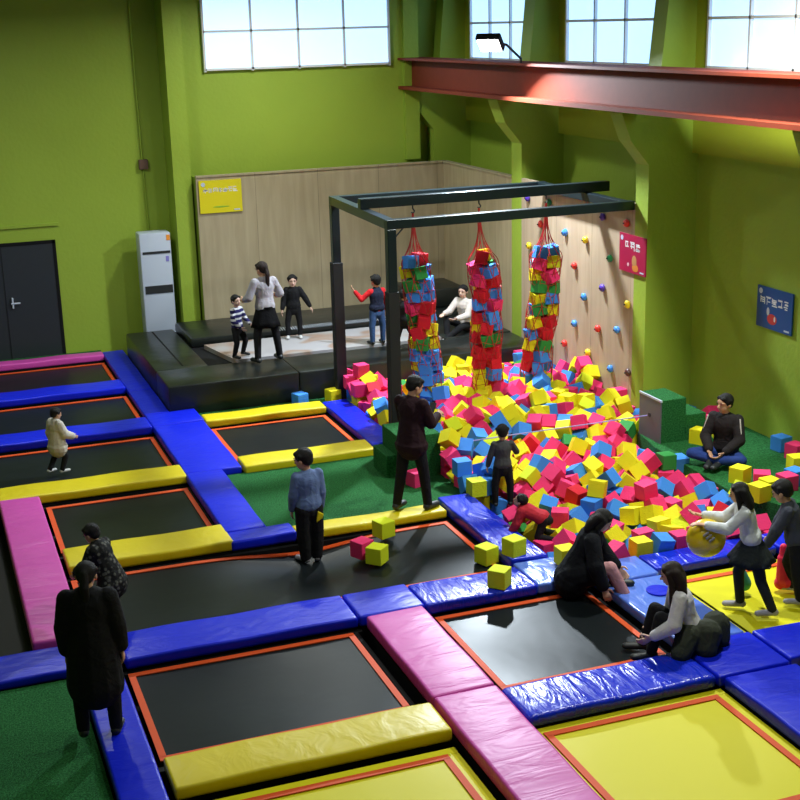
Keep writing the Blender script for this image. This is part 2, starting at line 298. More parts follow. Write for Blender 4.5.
# ---------------- turf, trampolines, pads ----------------
for x0, x1, y0, y1, lb in [(3.58, 6.32, 14.62, 16.98, 'green artificial turf around the feet of the man and the turf steps'), (3.86, 6.2, 19.70, 20.14, 'narrow green turf strip in front of the black platform'),
                           (-3, 3.1, 24.76, 25.25, 'green turf strip along the back wall by the dark door'), (-3, .96, 5.2, 11.78, 'green turf at the bottom left corner')]:
    b = BM(); box(b, x0, x1, y0, y1, -.345, .02); tag(obj('artificial_turf', b, M['turf']), lb, 'turf')
SAG = (3.87, 13.85)
def sag(x, y): return -.11*math.exp(-((x-SAG[0])**2+(y-SAG[1])**2)/.5)
def trampoline(label, x0, x1, y0, y1, yellow=False, left=True, sagged=False, border=True):
    cx, cy = (x0+x1)/2, (y0+y1)/2
    t = thing('trampoline', label, 'trampoline', (cx, cy, -.35))
    s = .062; H = .35
    f = (lambda x, y: sag(x, y)) if sagged else (lambda x, y: 0)
    b = BM(); n, mm = max(2, int((x1-x0)/.12)), max(2, int((y1-y0)/.12)); g = {}
    for i in range(n+1):
        for j in range(mm+1):
            x = x0+.03+(x1-x0-.06)*i/n; y = y0+.03+(y1-y0-.06)*j/mm
            u, v = i/n, j/mm; 
            for q in (0, 1): g[i, j, q] = b.verts.new((x-cx, y-cy, H-.012-.008*q-.03*math.sin(math.pi*u)*math.sin(math.pi*v)+f(x, y)))
    for i in range(n):
        for j in range(mm):
            b.faces.new((g[i, j, 0], g[i+1, j, 0], g[i+1, j+1, 0], g[i, j+1, 0])); b.faces.new((g[i, j, 1], g[i, j+1, 1], g[i+1, j+1, 1], g[i+1, j, 1]))
    for i in range(n):
        for j in (0, mm): b.faces.new((g[i, j, 0], g[i+1, j, 0], g[i+1, j, 1], g[i, j, 1]))
    for j in range(mm):
        for i in (0, n): b.faces.new((g[i, j, 0], g[i, j+1, 0], g[i, j+1, 1], g[i, j, 1]))
    obj('jumping_mat', b, M['bed_y'] if yellow else M['bed'], t, smooth=40)
    b = BM()
    def strip(xa, xb, ya, yb):
        k = max(1, int(max(xb-xa, yb-ya)/.1)); rows = []
        for i in range(k+1):
            if xb-xa > yb-ya: x = xa+(xb-xa)*i/k; P = [(x, ya), (x, yb)]
            else: y = ya+(yb-ya)*i/k; P = [(xa, y), (xb, y)]
            rows.append([b.verts.new((p[0]-cx, p[1]-cy, H+dz+f(*p))) for p in P for dz in (0, -.01)])
        for i in range(k):
            a, c = rows[i], rows[i+1]
            b.faces.new((a[0], c[0], c[2], a[2])); b.faces.new((a[1], a[3], c[3], c[1])); b.faces.new((a[0], a[1], c[1], c[0])); b.faces.new((a[2], c[2], c[3], a[3]))
        b.faces.new((rows[0][0], rows[0][2], rows[0][3], rows[0][1])); b.faces.new((rows[-1][0], rows[-1][1], rows[-1][3], rows[-1][2]))
    strip(x0, x1, y1-s*1.1, y1)
    if border: strip(x0, x1, y0, y0+s*1.1); strip(x1-s, x1, y0+s, y1-s)
    if left and border: strip(x0, x0+s, y0+s, y1-s)
    obj('border_strap', b, M['strap'], t)
    if yellow:
        b = BM(); e = .10
        for xa, xb, ya, yb in [(x0-e, x1+e, y1+.005, y1+e), (x0-e, x1+e, y0-e, y0-.005), (x1+.005, x1+e, y0, y1), (x0-e, x0-.005, y0, y1)]: box(b, xa-cx, xb-cx, ya-cy, yb-cy, H-.04, H-.012)
        obj('edge_cover', b, M['bed_y'], t)['label'] = 'yellow edge cover'
    b = BM(); e = .12
    for xa, xb, ya, yb in [(x0-e, x1+e, y1+.05, y1+e), (x0-e, x1+e, y0-e, y0-.05), (x1+.03, x1+.07, y0-.05, y1+.05), (x0-.07, x0-.03, y0-.05, y1+.05)]:
        box(b, xa-cx, xb-cx, ya-cy, yb-cy, H-.10, H-.03)
    obj('frame', b, M['frame_blk'], t)
    for sx in (-1, 1):
        for sy in (-1, 1):
            b = BM(); x = sx*((x1-x0)/2+.05); y = sy*((y1-y0)/2+.08); cyl(b, (x, y, 0), (x, y, H-.1), .03, 8); obj('leg', b, M['frame_blk'], t)
P0 = 2.51
trampoline('black trampoline with orange border, the row beside the far pink pad', -1.4, 3.03, 22.62, 24.28)
trampoline('black trampoline with orange border between the two long blue pads at left', -1.4, 3.03, 20.11, 21.77)
trampoline('black trampoline with orange border under the small child in a white coat', -1.4, 3.03, 17.60, 19.26)
trampoline('small black trampoline with orange border between yellow pads beside the tall pink pad', 1.19, 3.03, 15.09, 16.75)
trampoline('wide black trampoline where the boy in the blue sweater stands', 1.19, 5.73, 12.52, 14.20, sagged=True)
trampoline('black trampoline in the near row left of the slanting pink pad', 1.42, 3.68, 10.02, 11.70)
trampoline('black trampoline between yellow pads in front of the black platform', 3.91, 5.74, 17.58, 19.26)
trampoline('glossy black trampoline in front of the seated woman in black', 4.57, 6.31, 10.02, 11.70)
trampoline('yellow trampoline with orange border at the bottom right edge', 4.57, 6.31, 7.5, 9.19, yellow=True)
trampoline('large yellow jumping mat under the two children at right', 7.30, 10.55, 10.08, 11.50, yellow=True, border=False)
trampoline('yellow trampoline in the next row at the lower left', 1.42, 3.68, 7.5, 9.19, yellow=True)
trampoline('yellow trampoline in the lower right corner', 7.3, 9.1, 7.5, 9.19, yellow=True)

def pad(label, x0, x1, y0, y1, m, z1=.12, z0=.0, bev=.03, skew=0):
    cx, cy = (x0+x1)/2, (y0+y1)/2
    b = BM(); box(b, x0, x1, y0, y1, z0, z1)
    bmesh.ops.subdivide_edges(b, edges=[e for e in b.edges if abs((e.verts[0].co-e.verts[1].co).z) < 1e-5 and e.calc_length() > .9], cuts=int(max(x1-x0, y1-y0)/.25), use_grid_fill=True)
    sharp = [e for e in b.edges if len(e.link_faces) == 2 and e.calc_face_angle(0) > .5]
    bmesh.ops.bevel(b, geom=sharp, offset=bev, segments=3, profile=.6, affect='EDGES')
    rnd = random.Random(label); ph = rnd.uniform(0, 6)
    for v in b.verts:
        if v.co.z > (z0+z1)/2: v.co.z += .006*math.sin(v.co.x*5+ph)+.006*math.sin(v.co.y*6+ph*2)
        v.co.x += skew*(v.co.y-cy)
    bs = BM(); box(bs, x0+.02-cx, x1-.02-cx, y0+.02-cy, y1-.02-cy, -.36-0, z0+.01-0)
    o = obj('safety_pad', b, m, loc=(cx, cy, 0), smooth=50)
    obj('pad_base', bs, M['frame_blk'], o)
    return tag(o, label, 'pad')
Bl, Ye, Pi = M['blue'], M['yellow'], M['pink']
X0 = -1.5
pad('long pink pad along the back edge near the dark door', X0, 3.06, 24.42, 24.72, Pi)
pad('long glossy blue pad between the first and second trampoline rows', X0, 3.05, 21.89, 22.50, Bl)
pad('long blue pad behind the small child in the white coat', X0, 3.05, 19.38, 19.99, Bl)
pad('long yellow pad in front of the small child in the white coat', X0, 3.08, 16.91, 17.44, Ye)
pad('yellow pad beside the crouching child in a patterned jacket', 1.19, 3.09, 14.32, 14.94, Ye)
pad('tall wide pink pad at the left edge of the picture', .62, 1.13, 12.45, 16.88, Pi, z1=.14)
pad('narrow blue pad at the left edge below the pink pad', X0, 1.38, 11.82, 12.36, Bl, z1=.10)
pad('blue pad leading up to the woman in black at lower left', .98, 1.36, 7.2, 11.74, Bl, z1=.1)
pad('long blue pad between the wide trampoline and the near row', 1.42, 3.77, 11.78, 12.38, Bl)
pad('short blue pad at the far end of the slanting pink pad', 3.785, 4.50, 11.78, 12.39, Bl)
pad('creased shiny blue pad under a single yellow foam cube', 4.51, 5.78, 11.76, 12.34, M['blue_wr'])
pad('slanting pink pad in the near row', 3.84, 4.45, 9.93, 11.74, Pi, z1=.14)
pad('lower pink pad cut by the bottom edge', 3.84, 4.45, 7.4, 9.90, Pi, z1=.14)
pad('yellow pad at the lower left row end', 1.42, 3.80, 9.36, 9.88, Ye)
pad('shiny blue pad in front of the glossy trampoline', 4.48, 6.37, 9.28, 9.88, M['blue_wr'], bev=.05)
pad('blue square pad at the crossing in the lower right', 6.39, 7.16, 9.28, 9.95, Bl)
pad('blue pad in the lower right corner below the crossing', 6.42, 7.20, 6.8, 9.25, Bl)
pad('blue pad along the near edge of the large yellow mat', 7.19, 10.6, 9.33, 9.95, Bl)
pad('light blue pad between the glossy trampoline and the yellow mat', 6.42, 7.14, 9.98, 11.50, M['blue_sheen'])  # blue pad; its paleness is reflected light put into the colour
pad('pale blue corner pad behind the glossy trampoline', 5.79, 6.38, 11.78, 12.42, M['blue_sheen'])  # also a blue pad, coloured pale for the light it reflects
pad('blue pad by the seated woman at the corner of the foam pit', 6.41, 7.13, 11.55, 12.06, M['blue_sheen'])
pad('shiny blue pad on the front edge of the pit behind the yellow ball', 7.16, 8.72, 11.66, 12.06, M['blue_wr'])
pad('blue pad on the front edge of the pit at the right', 8.75, 10.6, 11.66, 12.06, Bl)
pad('creased blue pad on the left edge of the foam pit', 5.79, 6.24, 12.45, 14.66, M['blue_wr'], skew=.0, z1=.14)
pad('yellow pad under the standing man in dark clothes', 3.86, 5.77, 14.28, 14.60, Ye, z1=.1)
pad('yellow pad behind the centre trampoline', 3.86, 5.79, 19.33, 19.69, Ye)
pad('yellow pad in front of the centre trampoline', 3.88, 5.78, 16.95, 17.42, Ye)
pad('blue pad between the centre trampoline and the foam pit', 5.80, 6.22, 17.2, 19.62, Bl)
pad('short blue pad at the far end of the blue walkway by the black platform', 3.06, 3.46, 21.67, 24.75, Bl, z1=.10)
pad('blue walkway pad beside the front corner of the black platform', 3.06, 3.46, 20.14, 21.665, Bl, z1=.10)
pad('small blue walkway pad at the platform corner', 3.06, 3.85, 19.42, 20.13, Bl, z1=.12)
pad('bright blue walkway pad left of the centre trampoline', 3.06, 3.85, 17.01, 19.41, Bl, z1=.12)
pad('blue walkway pad left of the green turf', 3.06, 3.57, 14.63, 17.0, Bl, z1=.12)
pad('blue pad joining the walkway to the wide trampoline', 3.06, 3.85, 14.30, 14.625, Bl, z1=.12)
# blue disc on pad with painted sheen
b = BM(); cyl(b, (6.86, 11.12, .12), (6.86, 11.12, .137), .13, 24); tag(obj('marker_disc', b, M['blue']), 'round dark blue disc on the blue pad with painted sheen beside the seated woman', 'disc')
# ---------------- black platform ----------------
t = thing('gym_platform', 'large black padded platform in front of the plywood wall', 'platform', (6.6, 22.2, 0))
def B_(x0, x1, y0, y1, z0, z1, bev=.02):
    b = BM(); box(b, x0-6.6, x1-6.6, y0-22.2, y1-22.2, z0, z1, bev); return b
PX = [(3.47, 5.6), (5.6, 7.75), (7.75, 9.89)]
for a, c in PX: obj('front_pad', B_(a, c, 20.15, 21.25, -.36, .5, .03), M['black_vinyl'], t, smooth=40)
obj('left_pad', B_(3.47, 4.35, 21.25, 24.3, -.36, .5, .03), M['black_vinyl'], t, smooth=40)
obj('base', B_(4.35, 9.89, 21.25, 24.38, -.36, .42), M['frame_blk'], t)
obj('rear_pad', B_(4.4, 9.88, 22.9, 24.38, .42, .60, .04), M['black_vinyl'], t, smooth=40)
obj('right_pad', B_(8.6, 9.88, 21.25, 22.9, .42, .52, .02), M['black_vinyl'], t, smooth=40)
obj('seat_block', B_(8.75, 9.87, 23.3, 24.36, .60, .98, .05), M['black_vinyl'], t, smooth=40)
m = mat('printed_pale_mat', (.42, .40, .40), .5); n, l, bs = nodes(m)
tc = n.new('ShaderNodeTexCoord'); no = n.new('ShaderNodeTexNoise'); no.inputs['Scale'].default_value = 1.1; no.inputs['Detail'].default_value = 1
cr = n.new('ShaderNodeValToRGB'); cr.color_ramp.elements[0].position = .46; cr.color_ramp.elements[1].position = .5
cr.color_ramp.elements[0].color = (.36, .35, .37, 1); cr.color_ramp.elements[1].color = (.30, .20, .15, 1); e = cr.color_ramp.elements.new(.62); e.color = (.34, .33, .33, 1)
l.new(tc.outputs['Object'], no.inputs['Vector']); l.new(no.outputs['Fac'], cr.inputs[0]); l.new(cr.outputs[0], bs.inputs['Base Color'])
b = BM(); poly_prism(b, [(4.6-6.6, 22.75-22.2), (4.85-6.6, 21.42-22.2), (8.6-6.6, 21.42-22.2), (8.6-6.6, 22.8-22.2)], .42, .50); obj('printed_mat', b, m, t)['label'] = 'pale printed mat with brown patches'
b = BM()
for k in range(60):
    x = 5.9+k*.045; cyl(b, (x-6.6, 22.86-22.2, .585), (x-6.6, 23.0-22.2, .607), .008, 5)
obj('spring_row', b, M['locker'], t)['label'] = 'row of pale metal springs'
b = BM(); box(b, 3.93-6.6, 3.96-6.6, 21.4-22.2, 24.2-22.2, .495, .503); obj('seam', b, M['frame_blk'], t)
# ---------------- hanging frame ----------------
t = thing('net_gantry', 'dark steel gantry holding the three hanging nets over the foam pit', 'frame', (8.0, 18.5, 0))
def F_(x0, x1, y0, y1, z0, z1):
    b = BM(); box(b, x0-8, x1-8, y0-18.5, y1-18.5, z0, z1, .008); return b
FT = 3.32; s = .13
obj('post', F_(6.06, 6.06+s, 17.0, 17.0+s, -.36, FT-s), M['steel'], t); obj('post', F_(6.16, 6.16+s, 19.85, 19.85+s, -.36, FT-s), M['steel'], t)
obj('foam_sleeve', F_(6.14, 6.31, 19.83, 20.0, -.3, 2.28), M['foam_wrap'], t); obj('foam_sleeve', F_(6.045, 6.205, 16.985, 17.145, -.3, 2.32), M['foam_wrap'], t)
obj('beam', F_(6.06, 9.89, 17.0, 17.0+s, FT-s, FT), M['steel'], t); obj('beam', F_(6.16, 9.89, 19.85, 19.85+s, FT-s, FT), M['steel'], t)
b = BM(); poly_prism(b, [(6.06-8, 17.13-18.5), (6.06+s-8, 17.13-18.5), (6.16+s-8, 19.85-18.5), (6.16-8, 19.85-18.5)], FT-s, FT); obj('cross_beam', b, M['steel'], t); obj('cross_beam', F_(9.72, 9.85, 17.13, 19.85, FT-s, FT), M['steel'], t)
MY = 18.3
obj('hanging_beam', F_(6.10, 10.16, MY-s/2, MY+s/2, FT, FT+s*1.15), M['steel'], t)
for (x, y) in ((6.19, 17.0),):
    b = BM(); tube(b, [(x+.0-8, y+.06-18.5, FT-s-.12), (x+.12-8, y+.06-18.5, FT-s+.0)], .012); obj('gusset', b, M['steel'], t)
# ---------------- foam cubes ----------------
def foam(name, col): return mat(name, col, .75, .25, bump=(60, .25), var=.05, vscale=5)
FC = dict(yellow=foam('yellow_foam', (.80, .70, .01)), pink=foam('pink_foam', (.82, .035, .17)), blue=foam('blue_foam', (.05, .25, .78)), green=foam('green_foam', (.03, .26, .05)), lime=foam('lime_yellow_foam', (.66, .74, .015)), red=foam('red_foam', (.62, .012, .03)))
CUBE = {}
PALETTE = ['yellow']*36+['pink']*37+['red']*2+['blue']*21+['lime']*5+['green']*2
def cube_mesh(col, size=.2):
    if (col, size) not in CUBE:
        b = BM(); h = size/2; box(b, -h, h, -h, h, -h, h, .008, 2)
        me = bpy.data.meshes.new('foam_cube'); b.to_mesh(me); b.free(); me.materials.append(FC[col]); CUBE[col, size] = me
    return CUBE[col, size]
MARKS = [('the small child in grey and black', 6.6, 14.45), ('the crawling child in red', 6.75, 13.4), ('the seated woman in the black coat', 6.2, 11.8), ('the big yellow ball', 8.0, 11.4),
         ('the seated man in the black jacket', 9.6, 13.6), ('the turf steps with the grey side', 9.2, 15.3), ('the foot of the climbing wall', 9.8, 18.2), ('the foot of the middle hanging net', 7.95, 18.2),
         ('the foot of the right hanging net', 8.75, 18.2), ('the foot of the left hanging net', 7.0, 18.2), ('the turf steps by the standing man', 6.2, 16.1), ('the rear steel post', 6.3, 19.6), ('the middle of the lilac cord', 7.8, 15.6), ('the centre of the pit', 7.8, 13.8)]
ORD = ['nearest', 'second nearest', 'third nearest', 'fourth nearest', 'fifth nearest', 'sixth nearest', 'seventh nearest', 'eighth nearest', 'ninth nearest', 'tenth nearest', 'eleventh nearest', 'twelfth nearest']
BUCKET = {}
def place_words(o, col, p):          # which mark a cube of the pile lies next to, and on which side of it
    d, nm, mx_, my_ = min(((p.x-a)**2+(p.y-c)**2, t, a, c) for t, a, c in MARKS)
    rx = (p.x-mx_)*.94-(p.y-my_)*.34; fy = (p.x-mx_)*.34+(p.y-my_)*.94
    side = ('right of ' if rx > 0 else 'left of ') if abs(rx) > abs(fy) else ('behind ' if fy > 0 else 'in front of ')
    BUCKET.setdefault((col, side+nm), []).append((d, o))
def cube(col, loc, q, label, group=None, size=.2):
    o = bpy.data.objects.new('foam_cube', cube_mesh(col, size)); COL.objects.link(o)
    o.location = loc; o.rotation_mode = 'QUATERNION'; o.rotation_quaternion = q
    return tag(o, label, 'foam cube', group)
CR_ = random.Random(77)
COLS = [CR_.choice(PALETTE) for _ in range(1500)]
def colour_of(i): return COLS[i]
#'yellow', 'pink', 'blue', 'pink', 'yellow', 'pink', 'yellow', 'blue', 'yellow', 'pink', 'lime', 'pink', 'blue', 'yellow', 'pink', 'pink', 'yellow', 'red', 'blue', 'green')[(i*7919+i*i*31) % 20 if i % 37 else 19]
# settled foam cubes, 8 numbers each: place (mm), quaternion (thousandths), 1 = in the heap, 2 = its own object
PILE = [9342, 17417, -250, 515, -484, 515, 484, 1, 6337, 19567, -250, 0, 10, 1000, 0, 1, 6614, 19029, -250, 0, -429, 903, 0, 1,
6405, 16644, -50, 20, -20, 707, -707, 1, 6917, 18450, -250, 670, 227, 670, -227, 1, 7500, 19104, -250, 0, 996, 88, 0, 1,
8133, 14482, -250, 490, -510, -490, -510, 1, 6357, 17079, -250, 368, 604, 368, -604, 1, 8295, 18570, -250, 558, -558, -435, 435, 1,
6301, 16654, 150, 503, 497, 503, -497, 1, 7990, 19162, -250, 163, -163, -688, 688, 1, 6377, 18768, -250, 697, 697, -117, -117, 1,
7606, 14350, -250, 280, -280, 649, -649, 1, 7033, 20070, -250, 500, -500, -500, -500, 1, 7277, 15539, -250, 264, 656, -265, 656, 1,
9936, 16095, -250, 540, 457, -540, 457, 1, 9759, 17171, -250, 639, 302, 639, -302, 1, 7564, 18705, -250, 613, 613, -353, -353, 1,
7821, 19415, -250, 644, 291, -644, 291, 1, 7955, 14454, -85, 553, 667, -459, 198, 1, 8491, 16950, -250, 701, -97, 700, 97, 1,
9012, 17502, -250, 225, 0, 0, -974, 1, 8772, 14141, -250, 578, 407, 578, -407, 1, 8663, 17137, -250, 557, 0, 0, 830, 1,
8406, 17322, -250, 51, 0, 0, -999, 1, 7815, 18697, -250, 311, -635, 311, 635, 1, 8325, 16160, -50, 696, 0, 0, 718, 1,
9082, 15739, -210, 36, -109, 943, -312, 1, 8895, 16505, -250, 67, 704, -67, 704, 1, 9133, 17298, -250, 519, -519, -481, 481, 1,
7572, 16901, -250, 988, 0, 0, -156, 1, 7376, 16328, -250, 166, 687, -166, 687, 1, 6400, 13666, -227, 426, 564, 426, 564, 1,
7827, 15436, -250, 716, 0, 0, 698, 1, 9029, 12210, -250, 0, -975, 222, 0, 1, 7179, 15317, -250, 81, -702, 81, 702, 1,
7907, 16868, -50, 696, -696, -125, 125, 1, 8294, 16255, -250, 899, 0, 0, -439, 1, 8574, 15104, -250, 91, 91, 701, 701, 1,
7994, 16753, -250, 699, -699, -104, 104, 1, 8270, 14881, -50, 650, -308, -636, -280, 1, 8795, 12178, -250, 707, 707, -27, -27, 1,
8935, 14449, -250, 539, 539, 457, 457, 1, 7808, 16195, -250, 634, -634, 312, -312, 1, 7469, 12317, -250, 208, -676, -208, -676, 1,
9547, 16723, -250, 697, 697, 120, 120, 1, 8341, 15193, -172, 42, 621, 536, -570, 1, 7570, 15732, -250, 558, 0, 0, -830, 1,
8468, 16688, -221, 41, 60, 823, 564, 1, 6710, 18510, -250, 886, 0, 0, 464, 1, 6365, 17333, -250, 550, -550, -445, 445, 1,
7052, 17620, -250, 497, 497, -503, -503, 1, 9465, 19876, -250, 162, -162, 688, -688, 1, 8999, 13340, -250, 3, -3, 707, -707, 1,
7895, 12950, -250, 0, -871, -491, 0, 1, 6818, 19261, -250, 704, -704, -64, 64, 1, 10525, 16004, -250, 698, -115, -698, -115, 1,
8294, 19412, -250, 0, 47, -999, 0, 1, 6994, 13373, -250, 51, 0, 0, 999, 1, 6588, 17630, -250, 70, -70, -704, 704, 1,
7023, 17207, -250, 0, -1000, 6, 0, 1, 6332, 18329, -250, 466, -466, -532, 532, 1, 9013, 19837, -250, 564, 564, 426, 426, 1,
8068, 14025, -250, 691, 151, 691, -151, 1, 9383, 18797, -250, 405, 0, 0, 914, 1, 8509, 16157, -250, 389, -389, 590, -590, 1,
6408, 13404, -250, 737, 0, 0, 676, 1, 6359, 18099, -151, 532, 479, -683, -145, 1, 8187, 15458, -210, 52, -938, 158, 305, 1,
7703, 14161, -250, 262, -657, 261, 657, 1, 9216, 19097, -250, 699, 109, -699, 109, 1, 9574, 17320, -157, 444, 713, 543, 6, 1,
6621, 14157, -250, 788, 0, 0, 615, 1, 7765, 15724, -50, 711, 0, 0, 703, 1, 7973, 17264, -250, 950, 0, 0, -312, 1,
8574, 18151, -250, 0, 344, 939, 0, 1, 7857, 16487, 17, 839, 378, 336, 201, 1, 10433, 15813, -67, 634, -647, 384, 181, 1,
6807, 15605, -250, 369, -369, -603, 603, 1, 8076, 16145, -250, 0, 9, -1000, 0, 1, 6400, 14169, -250, 707, 0, 0, -707, 1,
9498, 16902, -50, 108, 0, 0, -994, 1, 7339, 18796, -250, 700, 97, 700, -97, 1, 7008, 14921, -250, 650, -279, 650, 279, 1,
7303, 16696, -212, 962, 273, 2, 9, 1, 7591, 13951, -42, 149, -772, 476, 394, 1, 9133, 18333, -250, 223, 223, 671, 671, 1,
8250, 16789, -250, 707, -15, -707, -15, 1, 9323, 18122, -250, 158, -689, -158, -689, 1, 6785, 13412, -250, 783, 0, 0, 623, 1,
7187, 12242, -250, 740, 0, 0, 673, 1, 7363, 16987, -130, 824, 379, 320, -274, 1, 8974, 12563, -250, 87, 0, 0, 996, 1,
9800, 19131, -250, 500, 500, 500, -500, 1, 8192, 15682, -250, 158, -158, -689, 689, 1, 8778, 19732, -250, 635, -311, -635, -311, 1,
8619, 16350, -250, 89, -701, 89, 701, 1, 7360, 14714, -250, 255, 660, 255, -660, 1, 8118, 16987, -50, 613, -613, 353, -353, 1,
6954, 12189, 125, 85, -224, 704, 668, 1, 7685, 18520, -250, 617, -617, 346, -346, 2, 8153, 18376, -250, 272, -653, -272, -652, 1,
8030, 13472, -50, 606, -606, -364, 364, 1, 9289, 15714, -55, 412, -323, -575, -629, 1, 9288, 17668, -250, 594, 594, 383, 383, 1,
9578, 17026, -250, 918, 0, 0, -397, 1, 7767, 13271, -120, 667, -212, -653, 289, 1, 7688, 19217, -250, 120, -120, 697, -697, 1,
9062, 18857, -210, 503, 86, -702, 497, 1, 6407, 15590, -123, 362, 932, 17, 21, 1, 8890, 19553, -250, 0, -495, -869, 0, 1,
9434, 16010, -250, 706, -706, -36, 36, 1, 7781, 14496, -209, 140, 855, -296, 403, 1, 7353, 18125, -250, 0, 444, 896, 0, 1,
9566, 18949, -250, 974, 0, 0, 226, 1, 7709, 19304, -50, 0, 144, 990, 0, 1, 6520, 13328, 36, 296, 294, -268, -868, 1,
9000, 13684, -50, 500, -500, -500, -499, 2, 9755, 15735, -50, 413, 413, 574, 574, 1, 6640, 16237, -250, 0, -897, -442, 0, 1,
6602, 17290, -250, 301, 640, -301, 640, 1, 9658, 18424, -250, 505, 0, 0, -863, 1, 6783, 19892, -250, 698, -698, -113, 113, 1,
8098, 14666, -79, 183, -642, 719, 192, 1, 8401, 16502, -169, 521, -402, 211, -723, 1, 8577, 17857, -250, 424, 424, 566, 566, 1,
9496, 18253, -250, 318, 317, 632, 632, 1, 8133, 14842, -250, 492, 492, -508, -508, 1, 8188, 14484, 63, 22, -653, 690, 312, 1,
7331, 14232, -250, 707, 24, -707, 24, 1, 6560, 19288, -250, 0, -306, -952, 0, 1, 7908, 18268, -250, 356, 356, -611, -611, 1,
8785, 15336, -250, 457, 457, 540, 540, 1, 6400, 16003, 150, 707, 0, 0, -707, 1, 8143, 12596, -250, 580, -580, 404, -404, 1,
8830, 17289, -250, 243, 664, 243, -664, 1, 8137, 19007, -250, 601, -601, -373, 373, 1, 8447, 13845, -250, 427, -427, -563, 563, 1,
6757, 13088, -250, 233, 233, 668, 668, 1, 7278, 19038, -155, 861, 169, -426, -220, 1, 6748, 16930, -250, 589, 590, 390, 391, 1,
7002, 12203, -78, 536, 256, 484, 643, 1, 7021, 17760, -58, 34, 175, -968, 176, 1, 6400, 12944, -250, 707, 707, 0, 0, 1,
9000, 14095, -250, 500, -500, -500, -500, 1, 9641, 15984, -250, 509, -509, 491, -491, 1, 9781, 16713, -250, 0, 27, 1000, 0, 1,
8032, 15272, -127, 911, -250, -313, -100, 1, 7918, 19425, -50, 206, -676, -206, -677, 1, 8334, 12483, -50, 299, 641, -299, 641, 1,
8614, 14612, -250, 193, -193, -680, 680, 1, 7124, 16898, -224, 751, -545, -219, 302, 1, 7468, 14521, -227, 120, -893, 430, -58, 1,
7705, 16367, 109, 896, 280, 290, 188, 1, 8365, 18983, -250, 523, -476, 523, 476, 1, 6519, 12217, -250, 692, -692, -147, 147, 1,
6433, 16758, -250, 598, 599, 377, 377, 1, 8759, 12546, -50, 937, 0, 0, 349, 1, 6446, 15154, -250, 428, 563, -428, 563, 1,
7036, 13125, -250, 171, 686, 171, -686, 1, 6695, 15048, -166, 157, -371, 317, -859, 1, 8441, 13388, -209, 740, 210, -267, 581, 1,
7974, 13463, -250, 96, 96, 700, 701, 1, 8215, 17029, -250, 426, -426, -564, 564, 1, 7369, 13275, -250, 651, -651, 275, -275, 1,
6717, 16676, -222, 170, 100, 980, -17, 1, 7787, 18106, -250, 0, 253, 968, 0, 1, 6633, 18781, -250, 71, -71, 704, -704, 1,
6705, 15609, -3, 136, 729, -520, 424, 1, 7724, 16388, -250, 479, 0, 0, 878, 1, 8251, 19636, -250, 707, 707, 15, 15, 1,
6646, 16475, -250, 0, -583, 812, 0, 1, 7341, 15553, -50, 691, -148, 691, 148, 1, 7702, 19291, 150, 198, 198, -679, -679, 1,
7796, 15930, -250, 678, 678, -199, -199, 1, 8500, 18011, -20, 413, -523, -85, 741, 1, 7065, 18016, -250, 661, -250, 661, 250, 1,
8178, 13442, -250, 702, -86, -702, -86, 1, 8766, 13147, -250, 461, 461, -536, -536, 1, 9100, 16919, -250, 470, -470, 528, -528, 1,
8200, 13365, -50, 364, 606, 364, -606, 1, 9600, 18440, -50, 192, 192, 680, 681, 1, 9187, 18675, -138, 877, -116, -355, -303, 1,
9148, 18013, -250, 392, -392, -589, 589, 1, 6351, 18552, -250, 50, 705, -50, 705, 1, 8146, 15909, 80, 624, -307, 368, 617, 1,
8735, 17957, -90, 542, -731, 310, 276, 1, 9032, 18600, 116, 38, 194, 966, -168, 1, 8879, 18696, -250, 604, 0, 0, 797, 1,
6433, 13984, -52, 623, 454, 416, -481, 1, 7486, 17201, -250, 126, -126, -696, 696, 1, 8499, 12214, -250, 685, 175, -685, 175, 1,
9566, 19649, -250, 988, 0, 0, -152, 1, 9456, 19241, -250, 877, 0, 0, -480, 1, 8764, 13402, -250, 82, 82, 702, 702, 1,
7068, 15573, -84, 20, 578, 625, -524, 1, 6475, 13002, -50, 443, 551, -443, 551, 1, 6534, 19230, -50, 705, 706, -51, -50, 2,
9641, 16678, 132, 840, 136, -140, -506, 1, 8608, 19631, -96, 304, 88, 877, 362, 1, 7294, 16531, -77, 129, -391, -869, -274, 1,
7948, 17955, -250, 581, 404, -580, 404, 1, 6619, 16467, -50, 521, -478, -521, -478, 1, 8625, 12551, -250, 224, 224, -671, -671, 1,
6787, 16006, -250, 503, -503, 497, -497, 1, 7752, 13033, -32, 707, -147, 692, 8, 1, 7715, 18886, 51, 47, -553, 625, 549, 1,
7582, 12585, -250, 405, 0, 0, -914, 1, 8794, 15047, -250, 686, 0, 0, 728, 1, 8279, 16381, 13, 551, 451, 235, 661, 1,
7413, 19271, -57, 977, 149, -143, 56, 1, 8314, 13613, -117, 577, 262, 163, -757, 1, 6359, 19389, -50, 297, 0, 0, 955, 1,
6610, 17061, 1, 561, 166, -810, -40, 1, 8471, 17432, -50, 175, -685, -175, -685, 1, 7146, 18850, -250, 564, -427, 564, 427, 1,
7931, 19144, -45, 676, 11, -37, 736, 1, 9543, 18157, 16, 604, 527, -146, 580, 1, 8016, 16982, -250, 700, 700, 103, 103, 1,
7231, 17188, -250, 1000, 0, 0, -15, 1, 9800, 18931, -250, 500, -500, 500, 500, 1, 8011, 15774, -75, 710, -380, -531, 265, 1,
9646, 20051, -250, 76, -76, -703, 703, 1, 7320, 14790, -50, 457, -457, 540, -540, 1, 7546, 17983, -120, 803, -432, 334, 240, 1,
